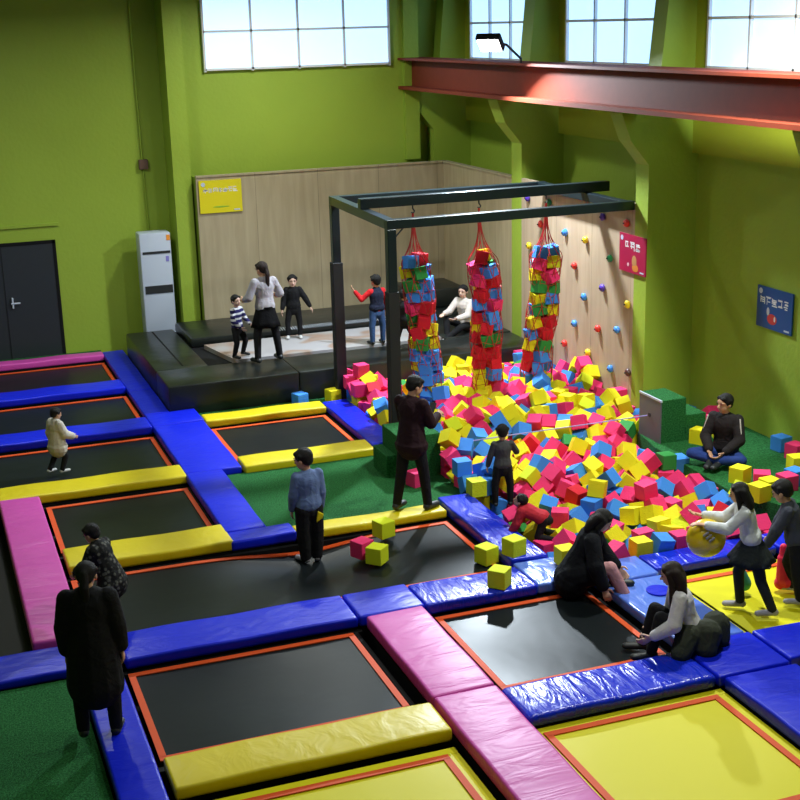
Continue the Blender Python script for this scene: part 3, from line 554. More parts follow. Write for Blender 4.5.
7272, 12170, -50, 0, -708, 0, -707, 1, 9144, 19279, -50, 145, 692, -145, 692, 1, 8012, 12173, -92, 335, -4, 942, 12, 1,
9600, 18668, -250, 500, 500, 500, -500, 1, 7556, 18709, -50, 674, 214, 674, -214, 1, 7521, 16834, -29, 974, -120, -23, 189, 1,
8823, 12842, -49, 81, 682, -717, -117, 1, 8837, 16975, -250, 241, 241, 665, 665, 1, 6563, 16552, 150, 1, 806, 592, 1, 1,
9625, 16406, -250, 152, -691, 152, 691, 1, 7631, 17559, -250, 603, -603, -370, 370, 1, 7059, 17415, -250, 514, -485, 514, 485, 1,
7716, 16179, 22, 819, -432, 88, 368, 1, 7257, 12170, 150, 1, -1, -1000, 0, 1, 8567, 15820, -250, 490, 510, -490, 510, 2,
9430, 16512, -250, 624, 332, -624, 332, 1, 8809, 16213, -8, 853, 345, -16, 391, 1, 9281, 16654, -250, 890, 0, 0, 456, 1,
9566, 17789, -250, 707, -707, 1, -1, 1, 9018, 15892, -57, 884, 404, 227, 66, 1, 8065, 19391, -250, 0, -48, 999, 0, 1,
10242, 16547, -60, 14, 928, -6, 372, 1, 9044, 16910, -50, 702, -88, 702, 88, 1, 9605, 19862, -52, 476, -612, -437, -455, 1,
9346, 17853, 77, 510, 562, -651, 39, 1, 8703, 16036, -106, 410, 252, -826, 292, 1, 7660, 19581, -196, 206, -923, -301, -122, 1,
7091, 19578, 158, 704, -665, -115, 223, 1, 8912, 17908, -250, 0, 622, -783, 0, 1, 7943, 14264, -250, 101, -700, 101, 700, 1,
7601, 15342, -250, 625, -330, -625, -330, 1, 7534, 16198, -250, 604, 368, -604, 368, 1, 7588, 19082, -50, 950, 0, 0, -312, 1,
6427, 15123, -50, 574, -574, 413, -413, 1, 6337, 18503, 129, 235, -685, 687, -64, 1, 7207, 19254, -224, 88, 812, -562, 127, 2,
8127, 12865, -178, 244, -368, -184, 878, 1, 7888, 16127, 179, 720, 124, 264, -630, 1, 9246, 16264, -250, 585, 584, -398, -398, 1,
6400, 13579, -39, 409, 577, -577, 409, 1, 7305, 14934, -250, 301, -640, 301, 640, 2, 6300, 16600, 350, 500, 500, -500, -500, 1,
6838, 17931, -250, 540, 540, -457, -457, 1, 8269, 12372, 149, 835, 22, -6, -549, 1, 8996, 12796, -250, 489, 511, 489, -511, 1,
10019, 15745, 150, 650, 279, 650, -279, 1, 10292, 15818, -209, 928, -24, -365, -62, 1, 6748, 18362, 150, 697, -697, -117, 117, 1,
6388, 16901, 101, 146, 74, 879, -449, 1, 8847, 13636, -250, 372, 601, 372, -601, 1, 9620, 16702, 342, 189, -807, 76, 555, 1,
7735, 12208, -250, 193, -680, 193, 680, 2, 8216, 17263, -88, 441, -256, -718, -474, 1, 8147, 15083, -250, 653, -271, 653, 271, 1,
8312, 13114, -50, 0, -1000, 0, 0, 1, 9000, 14581, -50, 0, 0, 707, -707, 1, 8479, 20070, 265, 0, -959, 0, 284, 1,
9797, 16809, -50, 11, 707, 12, -707, 1, 7306, 17417, -162, 709, 584, 187, -350, 1, 7731, 17117, -178, 400, -488, -771, 84, 1,
9578, 17124, 106, 66, 774, 285, 561, 1, 9400, 19991, -50, 693, 139, 693, -139, 1, 6776, 14103, -69, 606, -132, 171, -766, 1,
8663, 19909, -130, 853, -293, 261, -345, 1, 8595, 18260, -49, 214, -673, 237, 667, 1, 8576, 17507, -250, 695, -133, -695, -133, 1,
8106, 17746, -142, 384, 372, -172, 827, 1, 9761, 17935, 282, 392, -871, 269, 121, 1, 8811, 18451, -250, 91, 701, 91, -701, 2,
8894, 15607, -250, 691, -691, -151, 151, 1, 9103, 19357, 150, 593, -384, -594, -384, 1, 8322, 15420, -29, 126, 463, 515, 711, 1,
9873, 15883, 150, 657, 657, 262, 262, 1, 8041, 17764, 129, 14, 838, 208, 505, 1, 6619, 19633, 350, 678, -202, 678, 202, 1,
7783, 14889, -250, 796, 0, 0, -605, 1, 9538, 15719, -50, 705, -51, 705, 51, 1, 7126, 19863, -213, 8, 974, -36, -226, 1,
7416, 16572, 185, 465, -83, -877, -94, 1, 7236, 13430, -105, 377, -307, 125, 865, 1, 8744, 13904, -250, 605, -367, -605, -367, 1,
8894, 16779, 157, 198, -110, -244, -943, 1, 6364, 18773, -14, 535, 182, -132, 815, 1, 7898, 17636, -250, 685, -176, -685, -176, 1,
6624, 15769, 264, 531, -274, -368, -713, 1, 7738, 13476, -250, 463, 535, -463, 535, 1, 9000, 14365, 25, 405, -580, -580, -405, 1,
6751, 19281, -50, 479, 479, -520, -520, 1, 6541, 17293, -50, 0, -974, -227, 0, 1, 7142, 15074, -250, 251, -251, -661, 661, 1,
6895, 12941, -126, 283, -880, 220, -312, 1, 7421, 18376, -250, 652, 652, -275, -275, 1, 8352, 19189, -117, 414, 904, 74, -73, 1,
6582, 15377, -50, 247, 0, 0, -969, 1, 9437, 20066, 151, 6, -6, -720, -694, 1, 8024, 18497, 111, 445, 49, 822, 352, 1,
7802, 17069, 43, 446, -11, 876, 185, 1, 6574, 19722, -70, 431, -657, 314, -533, 1, 7432, 16161, -50, 0, 489, -872, 0, 1,
9595, 18648, 121, 704, -190, -538, 423, 1, 8409, 14258, -250, 461, 462, 536, 536, 1, 9410, 18521, -250, 112, 698, 112, -698, 1,
7307, 18593, -250, 572, -416, 572, 416, 1, 7502, 14375, 167, 680, -339, 643, 96, 1, 8783, 18980, -209, 400, -916, -39, 17, 2,
8609, 13662, -211, 707, -417, -571, -17, 1, 7473, 17179, 1, 507, 130, 315, 792, 1, 8349, 14709, -250, 538, 538, -459, -459, 1,
8844, 16310, -250, 446, 549, 446, -549, 1, 6804, 19463, -250, 704, 704, 63, 63, 1, 7470, 15979, -250, 918, 0, 0, 397, 1,
7929, 17614, -50, 687, 167, -687, 167, 1, 8878, 20070, -250, 707, 0, -707, 0, 1, 6553, 17013, -250, 683, 183, 683, -183, 1,
8382, 17777, -110, 12, -317, -97, 943, 1, 6625, 13753, -94, 622, -607, 71, -489, 1, 9707, 18111, -250, 705, 59, -705, 58, 1,
8029, 15510, -100, 399, 658, 600, 216, 1, 8769, 15803, -250, 487, -487, -513, 513, 1, 8754, 18543, -50, 0, -746, 666, 0, 1,
8540, 14888, -120, 14, 187, 915, 356, 1, 7729, 17784, -209, 113, 574, -413, -698, 1, 7964, 17405, -50, 691, -152, 691, 151, 1,
7208, 14524, -250, 545, 451, -545, 451, 1, 7396, 18556, -9, 823, 177, 387, -376, 1, 8136, 13798, -95, 698, 44, -600, -390, 1,
7625, 17351, -92, 397, -485, 753, 200, 1, 9511, 17731, -50, 598, -378, 598, 378, 1, 6360, 19795, -250, 561, -431, 561, 431, 1,
7060, 18265, 261, 586, 282, -757, -60, 1, 8272, 17768, 61, 3, 895, 95, -436, 1, 6634, 18136, -62, 693, -414, 438, 397, 1,
9543, 18092, 296, 411, 808, 396, 146, 1, 8008, 14313, 148, 719, 423, -357, -420, 1, 7387, 20010, -250, 381, -381, 596, -596, 1,
8935, 19215, 300, 920, -182, 316, 143, 1, 7143, 19509, -210, 68, 195, -924, -323, 1, 8715, 18133, 121, 824, -356, -240, -370, 1,
8550, 16923, -50, 595, 0, 0, 804, 1, 9945, 15796, -50, 0, 812, -584, 0, 1, 7470, 17803, -250, 695, -129, -695, -129, 1,
7340, 19706, -250, 688, 688, -162, -162, 1, 6883, 12415, 70, 725, -289, 596, -191, 1, 8947, 18431, 294, 164, -86, 924, -335, 1,
6760, 16050, -50, 368, 368, -604, -604, 1, 8389, 17060, 119, 160, 217, 256, -928, 1, 9618, 19247, 307, 129, -654, -696, 267, 1,
9777, 20031, 294, 549, 354, 469, -594, 1, 8584, 16451, 18, 125, -672, -726, -79, 1, 7696, 15523, 160, 663, -226, 237, -674, 1,
6724, 18956, 152, 58, -869, 490, 32, 2, 8623, 15564, -250, 0, -820, -573, 0, 1, 7414, 15261, -250, 467, 0, 0, 884, 1,
9511, 20065, 354, 3, 4, 688, -726, 1, 8671, 17484, -50, 608, -360, -608, -360, 1, 7158, 17552, -19, 183, 540, -121, 813, 1,
8537, 16231, 177, 789, -584, -148, 122, 1, 9000, 15282, -250, 500, 500, 500, 500, 1, 8827, 15896, 73, 190, -253, -492, -811, 1,
7489, 19665, -65, 122, 489, 438, -745, 1, 7945, 13708, -250, 628, -325, 628, 325, 1, 8750, 17173, 308, 206, -491, -487, 692, 1,
8706, 16690, 193, 553, -491, -617, -270, 1, 6712, 15886, 123, 778, 328, 41, -534, 1, 9084, 17763, -250, 703, -77, -703, -77, 1,
7088, 16619, -49, 520, 656, 543, 66, 1, 8542, 18729, -231, 812, 85, -60, -574, 1, 6413, 12475, -250, 0, 656, -755, 0, 1,
7496, 19422, -221, 567, -105, -148, 803, 1, 7692, 15926, -50, 499, 499, 501, 501, 1, 8578, 15302, -109, 578, 736, -338, 100, 1,
7458, 17591, -71, 227, 885, -38, -404, 1, 8615, 16702, -16, 987, -132, 55, 78, 1, 7568, 19863, -250, 557, 557, 435, 435, 1,
8104, 17583, 236, 322, -284, -755, -495, 1, 7755, 14475, 49, 9, 243, -807, -539, 1, 8790, 14329, -61, 269, -749, 604, 47, 1,
8327, 12868, 19, 442, -866, -207, -106, 1, 7887, 12395, -179, 901, 210, -337, -173, 1, 8211, 17993, 425, 54, 836, 184, 514, 1,
8031, 16226, -50, 331, 0, 0, 944, 2, 9108, 19347, -250, 0, -179, 984, 0, 1, 7946, 14962, -84, 620, -310, 149, -706, 1,
7832, 13721, -50, 610, -26, -1, 792, 1, 6784, 18255, -250, 433, 559, 433, -559, 1, 6961, 16189, -250, 693, -694, 138, -138, 1,
8193, 17511, -209, 862, -326, -138, 364, 1, 8563, 12923, -63, 619, 496, 454, -407, 1, 8190, 14226, -147, 672, -112, 331, -654, 1,
7730, 12722, -250, 661, 250, 661, -250, 1, 7277, 14379, -47, 175, -654, -684, -271, 1, 8360, 15422, 208, 83, 549, -805, -208, 1,
8878, 18936, 227, 759, 428, 385, -305, 2, 7600, 15096, -250, 703, -73, -703, -73, 1, 6535, 13913, -225, 676, 586, -396, -208, 1,
8984, 19068, -106, 929, -244, -209, 184, 1, 7312, 19491, -36, 535, 735, -362, 206, 1, 9830, 16318, -250, 546, -449, 546, 449, 1,
8366, 18847, 130, 519, -633, -439, -371, 1, 8297, 17987, -250, 0, 143, -990, 0, 1, 6621, 12738, 110, 242, -170, -527, -797, 1,
6300, 12138, 230, 0, 707, -707, 0, 2, 8536, 13158, -129, 3, 90, -914, 395, 2, 6639, 16768, -43, 573, -446, 373, -578, 1,
8136, 16181, 150, 606, 364, -606, 364, 1, 7567, 15328, -50, 492, 508, 492, -508, 1, 6569, 18126, 129, 594, 546, 505, -307, 1,
8334, 12700, 186, 817, -220, 229, 481, 1, 7144, 18663, 307, 539, 19, -698, 472, 1, 7275, 18616, 148, 385, -304, 333, -805, 1,
7964, 15933, 280, 295, 549, 676, -393, 1, 10152, 16086, -188, 129, -679, -635, -345, 2, 7028, 16961, 117, 187, -695, -128, 682, 1,
7814, 19808, -250, 589, 392, 589, -392, 1, 9841, 15733, 350, 706, -45, -706, -45, 1, 6323, 19035, -141, 406, -914, -13, -6, 1,
8022, 13189, -250, 577, 0, 0, 816, 1, 6587, 20068, -250, 504, 496, -504, 496, 1, 7221, 17839, -127, 208, -810, 142, -530, 1,
8506, 18496, -250, 495, -505, 495, 505, 1, 6604, 12791, -118, 271, 143, -927, -218, 1, 7132, 15958, 224, 363, -837, 408, 33, 1,
6896, 19709, -250, 703, 79, -703, 79, 1, 9191, 17408, -50, 970, 0, 0, 241, 1, 7336, 17153, 151, 513, -238, -358, 743, 1,
8783, 15230, -15, 643, -557, 382, 361, 1, 8315, 15881, -250, 117, -697, 117, 697, 1, 8238, 16404, 249, 964, -47, -246, 89, 1,
7276, 19381, 179, 627, -470, -525, 333, 1, 8931, 19807, -50, 0, 984, 176, 0, 1, 8668, 15495, -9, 118, -43, -343, 931, 1,
7206, 16834, 238, 180, -281, 271, -903, 1, 7820, 15663, -250, 405, 580, 405, -580, 1, 8760, 14108, 150, 609, -609, -359, 359, 1,
7608, 17034, 122, 568, -580, -578, -82, 2, 8050, 19671, -54, 938, 100, -136, 301, 1, 7193, 16043, -209, 206, 380, 87, -898, 1,
7030, 18260, -250, 382, 0, 0, -924, 1, 8553, 13197, 141, 546, -361, -756, -6, 1, 9767, 16519, -70, 565, -209, -118, -790, 2,
8704, 16709, -250, 82, 82, -702, -702, 1, 8235, 17527, 87, 734, 160, -316, -580, 1, 6915, 18636, 150, 1000, 0, 0, -1, 1,
7564, 13394, -31, 346, 626, -686, 134, 1, 8278, 16832, -50, 925, 0, 0, -381, 1, 7914, 12599, -134, 645, 412, 26, 644, 1,
8119, 13668, 58, 188, 689, 548, -435, 1, 8929, 17363, -50, 707, 707, 25, 25, 1, 8473, 17318, 155, 792, 65, 141, -591, 1,
6896, 15162, -250, 671, -671, -223, 223, 1, 7960, 19316, 152, 573, 812, 107, -36, 1, 9798, 19581, -250, 499, -499, -501, 501, 1,
8726, 17175, -14, 0, 0, -860, -510, 1, 8541, 12626, 150, 166, 167, 687, 687, 1, 7636, 13643, -83, 921, -348, -49, 166, 1,
8948, 18878, -2, 201, 366, -209, -884, 1, 8547, 12394, -50, 0, 968, -251, 0, 1, 8980, 14650, -250, 553, 553, 441, 440, 1,
7591, 14340, -50, 602, 371, 602, -371, 1, 7003, 19298, -83, 310, 27, -950, 11, 1, 9035, 17045, 167, 58, 593, 800, 77, 1,
8279, 13775, 189, 460, 801, -272, -269, 1, 9215, 19798, -123, 545, -341, -230, -730, 1, 8768, 18055, 337, 310, -901, -49, 300, 1,
7932, 16833, 150, 183, 0, 0, -983, 1, 7176, 17119, -27, 767, -489, 346, -230, 1, 6921, 16788, -77, 101, 600, 430, -667, 1,
7069, 14271, -250, 629, 0, 0, -778, 1, 7011, 17017, -82, 702, -97, 590, 386, 1, 8326, 12200, -68, 154, -426, 56, -890, 1,
7517, 12627, 64, 203, 270, 394, -855, 1, 8783, 16911, -50, 0, 547, 837, 0, 1, 6400, 16387, -250, 0, 0, -1000, 0, 1,
8234, 16601, 165, 994, -98, 9, 47, 1, 8411, 18220, 190, 677, 229, 224, 662, 1, 6484, 17874, -250, 405, 0, 0, -914, 1,
8634, 19051, 19, 811, 343, -196, 431, 1, 7245, 13085, -82, 258, -226, -674, -654, 1, 7757, 12603, 166, 63, -13, 655, -753, 1,
8240, 15975, 349, 575, 756, -291, -114, 2, 7063, 18979, -45, 499, -49, 156, 851, 2, 9000, 14137, -50, 500, 500, 500, -500, 1,
6558, 19961, -48, 474, -542, 405, 563, 1, 8663, 16450, 336, 886, -401, -230, 27, 1, 6795, 13654, -250, 393, -588, -393, -588, 1,
6956, 16414, -50, 665, 240, 665, -240, 1, 6520, 18356, -79, 544, 148, 130, 815, 1, 9800, 18694, -213, 0, 0, -965, -263, 1,
8172, 14693, 211, 290, 409, -280, -819, 1, 6773, 17149, -135, 465, 818, -339, -3, 2, 7996, 16650, 299, 872, 367, 4, 325, 1,
8928, 15563, 190, 114, -869, -235, -421, 1, 9203, 17137, 356, 52, 989, 136, -11, 1, 9223, 18909, -11, 375, -210, 671, 605, 2,
6963, 13847, -250, 421, -568, -421, -568, 1, 8459, 12711, -250, 676, 207, 676, -207, 1, 9305, 16733, -41, 539, -721, 324, -293, 1,
7560, 16645, 372, 231, -217, 373, 872, 1, 7808, 17458, -250, 176, 685, -176, 685, 2, 9615, 16162, 45, 312, 723, 538, 300, 1,
9800, 17292, -50, 3, 706, -708, 3, 1, 8015, 13123, 191, 692, -230, -250, -637, 1, 8268, 16811, 168, 466, -522, -575, -423, 2,
6820, 18165, 235, 555, -631, -505, -197, 1, 8782, 15016, -50, 493, -507, 493, 507, 1, 8431, 19822, -17, 217, 186, -957, 42, 1,
7957, 18515, -141, 194, -851, 351, 339, 1, 8540, 15260, 111, 842, -98, -314, 427, 1, 7572, 16658, -214, 244, 489, -145, 825, 1,
6400, 12370, -50, 1000, 0, 0, 0, 1, 9074, 18257, 402, 324, 943, -25, -73, 1, 8886, 20035, -50, 243, 0, 0, -970, 1,
9786, 20063, 496, 12, 73, 163, 984, 1, 7539, 13792, -250, 184, 0, 0, -983, 1, 8242, 17206, 168, 758, 39, 578, 299, 1,
7309, 15803, -250, 703, 75, -703, 75, 1, 7115, 18183, -24, 404, 192, -666, -597, 1, 8850, 14806, -44, 575, 487, -460, -470, 1,
7507, 14067, -250, 665, -666, -239, 239, 1, 7845, 18647, 5, 59, 557, 307, 770, 1, 8128, 16449, -126, 462, -405, 328, -718, 1,
6997, 19677, -46, 679, -15, -12, -734, 1, 9217, 15975, -144, 291, -112, -832, -459, 1, 8208, 20068, -250, 496, -496, -504, 504, 1,
9012, 17124, -63, 676, 150, -721, 30, 1, 9079, 16009, 102, 295, 616, -204, -701, 1, 7791, 13999, -77, 757, -313, -422, -389, 1,
7014, 18372, 81, 219, -912, -309, -159, 1, 8468, 19815, 190, 12, -883, -413, 221, 1, 10574, 16376, -250, 0, 808, 589, 0, 1,
6969, 14785, 150, 78, -887, 208, -405, 1, 6867, 18821, -50, 346, 346, 617, 617, 2, 7736, 14868, 77, 787, 522, -292, 153, 1,
6333, 17958, 1, 658, -254, -219, -674, 1, 6812, 17598, -250, 468, 530, -467, 530, 1, 6320, 19262, -250, 707, 0, 0, -707, 1,
7702, 16208, 320, 895, 412, 135, -103, 1, 6990, 18030, 15, 246, -316, 265, 877, 2, 8722, 14805, -250, 408, 408, -578, -578, 1,
9414, 19419, -81, 45, -563, -553, -613, 1, 9763, 18264, -50, 681, 190, -681, 190, 1, 6350, 17145, 350, 291, -288, 646, -645, 1,
9762, 19856, 121, 105, 622, 50, -774, 1, 8380, 13790, -15, 141, -770, -592, -193, 1, 8049, 18753, -250, 610, -610, 358, -358, 1,
6681, 17486, 83, 618, 591, 514, -64, 1, 8591, 14218, 36, 405, -276, -317, -812, 1, 8014, 19603, 131, 498, 735, -342, -309, 1,
9566, 15876, 150, 636, 310, -636, 310, 1, 8020, 12569, 105, 686, -25, -340, 643, 1, 7074, 17323, 13, 75, 880, -358, -302, 2,
7910, 15974, 23, 194, 561, -679, 432, 1, 9000, 15057, -250, 708, 0, 0, -706, 1, 9503, 16895, 221, 249, -185, 346, 885, 1,
9255, 19155, 176, 45, -283, -946, 152, 1, 8581, 18988, -250, 706, -30, 707, 30, 1, 9478, 19667, -50, 703, 77, 703, -77, 1,
9744, 19426, -50, 488, -512, -488, -512, 1, 8846, 19326, -44, 723, 3, -684, 93, 1, 7990, 17195, -50, 143, 143, -692, -693, 1,
6881, 14454, -250, 502, -498, -502, -498, 1, 9791, 17017, -54, 532, -452, -511, 502, 1, 8390, 18254, -250, 222, 672, -222, 672, 1,
8920, 17466, 150, 704, 704, -64, -64, 1, 9800, 17214, 351, 0, 0, -710, -704, 1, 7326, 14159, 195, 20, 326, 681, 656, 2,
6973, 15731, -250, 689, 689, 160, 160, 2, 8077, 16511, 430, 479, -360, 188, 778, 1, 8491, 13972, 133, 293, 242, -881, -281, 2,
6500, 12170, -50, 0, 0, 0, 1000, 1, 7971, 14180, -17, 84, -384, -898, 196, 1, 8861, 19132, 66, 242, 600, 759, 73, 1,
7363, 19121, 146, 290, -228, 442, 817, 1, 8469, 17153, -41, 631, -511, 160, 560, 1, 6650, 15788, -141, 267, 834, -220, -430, 1,
9741, 20070, -50, 0, 707, 0, -707, 1, 6428, 13752, 89, 311, 469, -660, 498, 1, 8010, 12187, 190, 912, -181, -72, -361, 2,
9797, 18635, -15, 9, 1, -867, 498, 1, 6494, 16043, -250, 552, -552, -442, 442, 1, 6938, 15892, 133, 432, 862, -10, 264, 1,
8135, 17862, 280, 564, -755, 18, 335, 1, 9046, 12170, -50, 0, -1000, 0, 0, 1, 7424, 15626, 224, 394, -239, -435, -773, 1,
7468, 12951, -250, 542, 0, 0, 841, 2, 6360, 19054, 99, 693, 657, -223, -195, 1, 6603, 13705, 183, 43, 184, 385, -904, 1,
8633, 19446, -250, 706, 32, -706, 32, 2, 8545, 12915, 140, 929, 20, -131, -346, 1, 7670, 16755, 230, 375, 402, 213, -808, 2,
7640, 14648, -143, 408, -798, 399, 194, 1, 8465, 20068, -50, 505, 505, 495, 495, 1, 7822, 19605, -22, 440, -677, 227, 545, 1,
6560, 19238, 156, 427, 570, 454, -535, 1, 6437, 15368, -250, 705, 705, 48, 48, 1, 9109, 12591, 400, 0, -627, -779, 0, 1,
8010, 13203, -50, 732, 0, 0, 681, 2, 7420, 20067, -11, 217, 200, -678, 673, 1, 6584, 16779, 149, 27, 578, 19, 815, 1,
6936, 16677, 96, 120, 399, 543, 729, 1, 7575, 16647, 42, 394, -274, -758, -441, 1, 7341, 13268, 54, 875, -96, -412, 237, 1,
6567, 17022, 197, 4, 671, 707, 225, 1, 6572, 19521, -250, 825, 0, 0, 565, 1, 9270, 16005, 308, 359, -383, -570, -632, 1,
7363, 15027, -50, 646, 646, -288, -288, 2, 7911, 20070, -250, 500, 500, 500, -500, 1, 6400, 15795, 239, 420, -569, -569, -420, 1,
9321, 17175, -123, 268, -519, 224, -780, 1, 9773, 17915, -250, 706, -43, 706, 43, 1, 9109, 20053, -250, 0, 996, 93, 0, 1,
8402, 12391, -250, 684, 180, -684, 180, 1, 6809, 17003, 109, 539, 575, 414, -456, 1, 9614, 15703, 350, 6, -707, 6, 707, 1,
6352, 18280, 308, 263, -65, 541, 796, 1, 9457, 17493, -48, 378, 171, -589, -693, 2, 8431, 15077, -2, 327, 523, 733, -286, 1,
8225, 19439, -47, 481, -520, 498, 500, 1, 10600, 15729, -221, 696, -125, -125, -696, 1, 6535, 19854, 151, 852, 8, -4, 523, 1,
7235, 12442, -250, 21, -21, -707, 707, 1, 8404, 14788, 171, 619, -35, 135, 773, 1, 8199, 20037, -50, 707, 0, 707, 0, 1,
6410, 12636, -68, 17, 47, 349, 936, 1, 7070, 12471, 184, 781, -317, 510, -174, 1, 7412, 16931, 187, 404, -41, -784, -469, 2,
6468, 16375, 414, 816, -292, 182, 465, 1, 6400, 14726, -17, 0, 707, 0, -707, 1, 8802, 14185, 352, 719, -7, -695, 7, 2,
7937, 13974, 97, 367, 236, 826, -358, 2, 7990, 20045, -22, 599, 397, -534, -445, 1, 7119, 13606, -173, 219, -827, 263, -445, 1,
8779, 13646, 16, 143, 89, -908, 385, 1, 7372, 12730, -250, 172, -172, -686, 686, 1, 9772, 18046, 499, 305, 715, -601, 186, 1,
10114, 16098, 103, 420, 906, 16, 49, 2, 7577, 13748, 80, 413, -901, -129, 33, 1, 7576, 14892, -59, 652, 426, -7, -627, 1,
8903, 16074, -211, 671, 565, 425, -224, 1, 8125, 15088, 22, 233, 206, -361, 879, 1, 8959, 13886, 93, 360, 162, -838, -378, 1,
7121, 14336, 169, 223, 828, -354, -373, 1, 7190, 16727, 481, 385, -254, 456, 761, 2, 6770, 16788, 227, 914, -368, -160, -57, 2,
8023, 17315, 150, 105, 105, 699, 699, 1, 8662, 17735, -50, 433, 433, -559, -559, 1, 9963, 12277, -250, 246, -663, 246, 663, 1,
7252, 17637, -250, 0, 711, 703, 0, 1, 7738, 12201, -50, 0, -201, 980, 0, 1, 9092, 18303, -50, 706, 706, 40, 40, 1,
7583, 16476, 264, 217, 231, 872, -373, 1, 8157, 19002, -25, 82, -593, 61, 799, 1, 7903, 14510, 276, 449, -347, -736, 369, 1,
7540, 19085, 245, 368, 153, -891, -218, 2, 7189, 17770, 150, 175, 954, 236, -60, 1, 9800, 17273, 150, 498, -502, 502, 498, 1,
9576, 18872, 244, 290, 403, 653, -572, 1, 6851, 17411, -107, 923, -209, 323, -11, 1, 7642, 13554, 150, 757, -339, 542, -133, 1,
7665, 15870, 249, 87, -897, 230, 366, 2, 8530, 17068, 320, 678, 464, 115, -559, 2, 8021, 12954, 20, 352, 277, 883, 140, 1,
8244, 15228, 108, 276, 88, -328, 899, 1, 6707, 18641, -50, 702, 702, 86, 86, 1, 7034, 15956, -99, 825, 389, 408, -35, 1,
6353, 17131, -50, 150, -150, -691, 691, 1, 7905, 18234, 122, 608, -570, -529, -160, 1, 6850, 18981, -250, 999, 0, 0, -43, 1,
7013, 17148, 201, 46, 122, 833, -538, 1, 8082, 19249, 318, 400, 669, -481, 402, 1, 6853, 12735, -250, 427, 427, -564, -564, 2,
8965, 15226, 69, 659, 255, -74, -703, 1, 6779, 18371, -50, 0, -8, 1000, 0, 1, 6720, 13129, -9, 28, 509, 491, 707, 1,
8991, 15479, -50, 701, 0, 0, -713, 1, 7312, 12585, -59, 165, 97, 893, 408, 1, 6752, 17256, 335, 543, -471, 536, -442, 1,
7819, 15202, -250, 497, 497, 503, 503, 1, 8183, 12209, -209, 232, 652, 680, 242, 1, 6303, 15064, 350, 493, -507, -493, -507, 1,
8410, 15595, -250, 575, 412, -575, 412, 2, 7778, 19076, 174, 202, 895, 301, -261, 1, 8225, 19973, 189, 462, -136, 873, 72, 1,
7091, 14745, -68, 541, 545, -523, 370, 1, 8961, 14660, 164, 982, -174, 14, 77, 1, 9395, 18739, 326, 941, 206, 262, -47, 1,
8981, 17705, 188, 855, 125, -356, -355, 1, 8446, 15880, 202, 165, 502, -328, 783, 1, 8342, 14475, -250, 657, 0, 0, -754, 2,
6827, 15402, 33, 815, 191, -201, -509, 1, 8940, 17481, 372, 380, 350, 589, 622, 1, 8828, 19262, -250, 120, 120, 697, 697, 2,
7308, 16135, 250, 352, -871, 342, 37, 1, 6414, 14837, -250, 537, 460, -537, 460, 1, 8355, 13016, -250, 701, -701, -91, 91, 1,
9463, 16582, -50, 359, 0, 0, 933, 1, 9128, 16471, -168, 591, 45, -446, 670, 1, 9117, 16334, 347, 164, 330, -865, 339, 1,
6594, 14933, 88, 89, 716, 217, 657, 2, 10166, 15889, -7, 171, -837, 388, 347, 1, 8325, 18643, 138, 328, -371, 678, 543, 2,
8084, 18326, 17, 330, 827, -356, 283, 1, 9448, 17658, 180, 214, 41, -182, -959, 1, 9082, 15705, 301, 136, 825, 223, -500, 1,
6489, 18573, -56, 309, 534, 616, 490, 2, 6422, 15818, -250, 703, 72, -703, 72, 1, 6921, 18771, -250, 58, 0, 0, 998, 1,
7455, 17671, 166, 236, 955, 143, -109, 1, 9585, 19444, 145, 481, -476, -526, -515, 1, 8347, 13520, 241, 356, 871, 11, -338, 1,
6662, 20063, 206, 345, -631, -587, 372, 2, 8968, 17239, 155, 425, -445, -570, 544, 1, 10359, 16091, -43, 574, 412, 126, 696, 1,
6729, 17719, 200, 425, -285, 859, -29, 1, 7235, 12411, 23, 442, 701, 553, -89, 1, 7574, 19503, 77, 71, 499, 358, -786, 1,
6944, 14063, -250, 0, 621, -784, 0, 1, 7727, 18955, -224, 134, 346, 617, 694, 1, 6757, 17018, 335, 520, -630, 478, 324, 1,
9298, 12239, -250, 111, 111, 698, 698, 1, 6934, 14036, 136, 299, -481, 198, -800, 1, 8703, 16845, 354, 707, 455, -435, -323, 2,
8727, 14407, 176, 279, 291, 865, -298, 2, 8456, 16438, 267, 617, 259, 427, 608, 1, 9339, 18281, -51, 18, 296, 955, -13, 1,
9480, 18776, -50, 0, -296, 955, 0, 1, 6338, 15493, 345, 347, -342, -613, -622, 1, 7356, 13910, -50, 556, -556, 438, -437, 2,
8878, 17632, -83, 357, 688, 623, -104, 1, 8648, 17548, 150, 163, 163, -688, -688, 1, 7642, 13049, 172, 529, -687, 320, -382, 1,
9326, 16959, -250, 0, -770, 638, 0, 2, 9741, 15714, -250, 0, 756, -655, 0, 1, 8500, 12666, -50, 323, -323, -629, 629, 1,
6823, 16264, -50, 0, -339, -941, 0, 1, 7895, 14715, -84, 321, 585, -331, -667, 1, 9215, 20064, 150, 513, -513, 486, -486, 1,
8562, 14206, 377, 266, -653, 685, -183, 1, 6775, 19773, -50, 701, 701, 95, 95, 2, 8435, 14172, 206, 186, -847, -290, 405, 1,
6989, 16127, 350, 80, 91, -830, 544, 1, 9351, 17707, 363, 310, -331, 482, -750, 2, 9287, 16363, -9, 707, 512, -488, 3, 2,
6549, 18888, -15, 867, 418, 50, 266, 1, 6349, 18054, 187, 164, 80, -883, -432, 1, 8556, 15782, -50, 0, 225, 974, 0, 2,
7025, 16513, 272, 380, -706, 597, -5, 1, 6320, 19841, -50, 0, 0, -707, -707, 2, 7746, 17497, 340, 146, -345, 580, 723, 1,
9284, 17632, -50, 646, -646, -287, 287, 1, 7915, 18920, -69, 323, 614, 515, 503, 1, 6955, 15423, -159, 367, 60, -852, 369, 1,
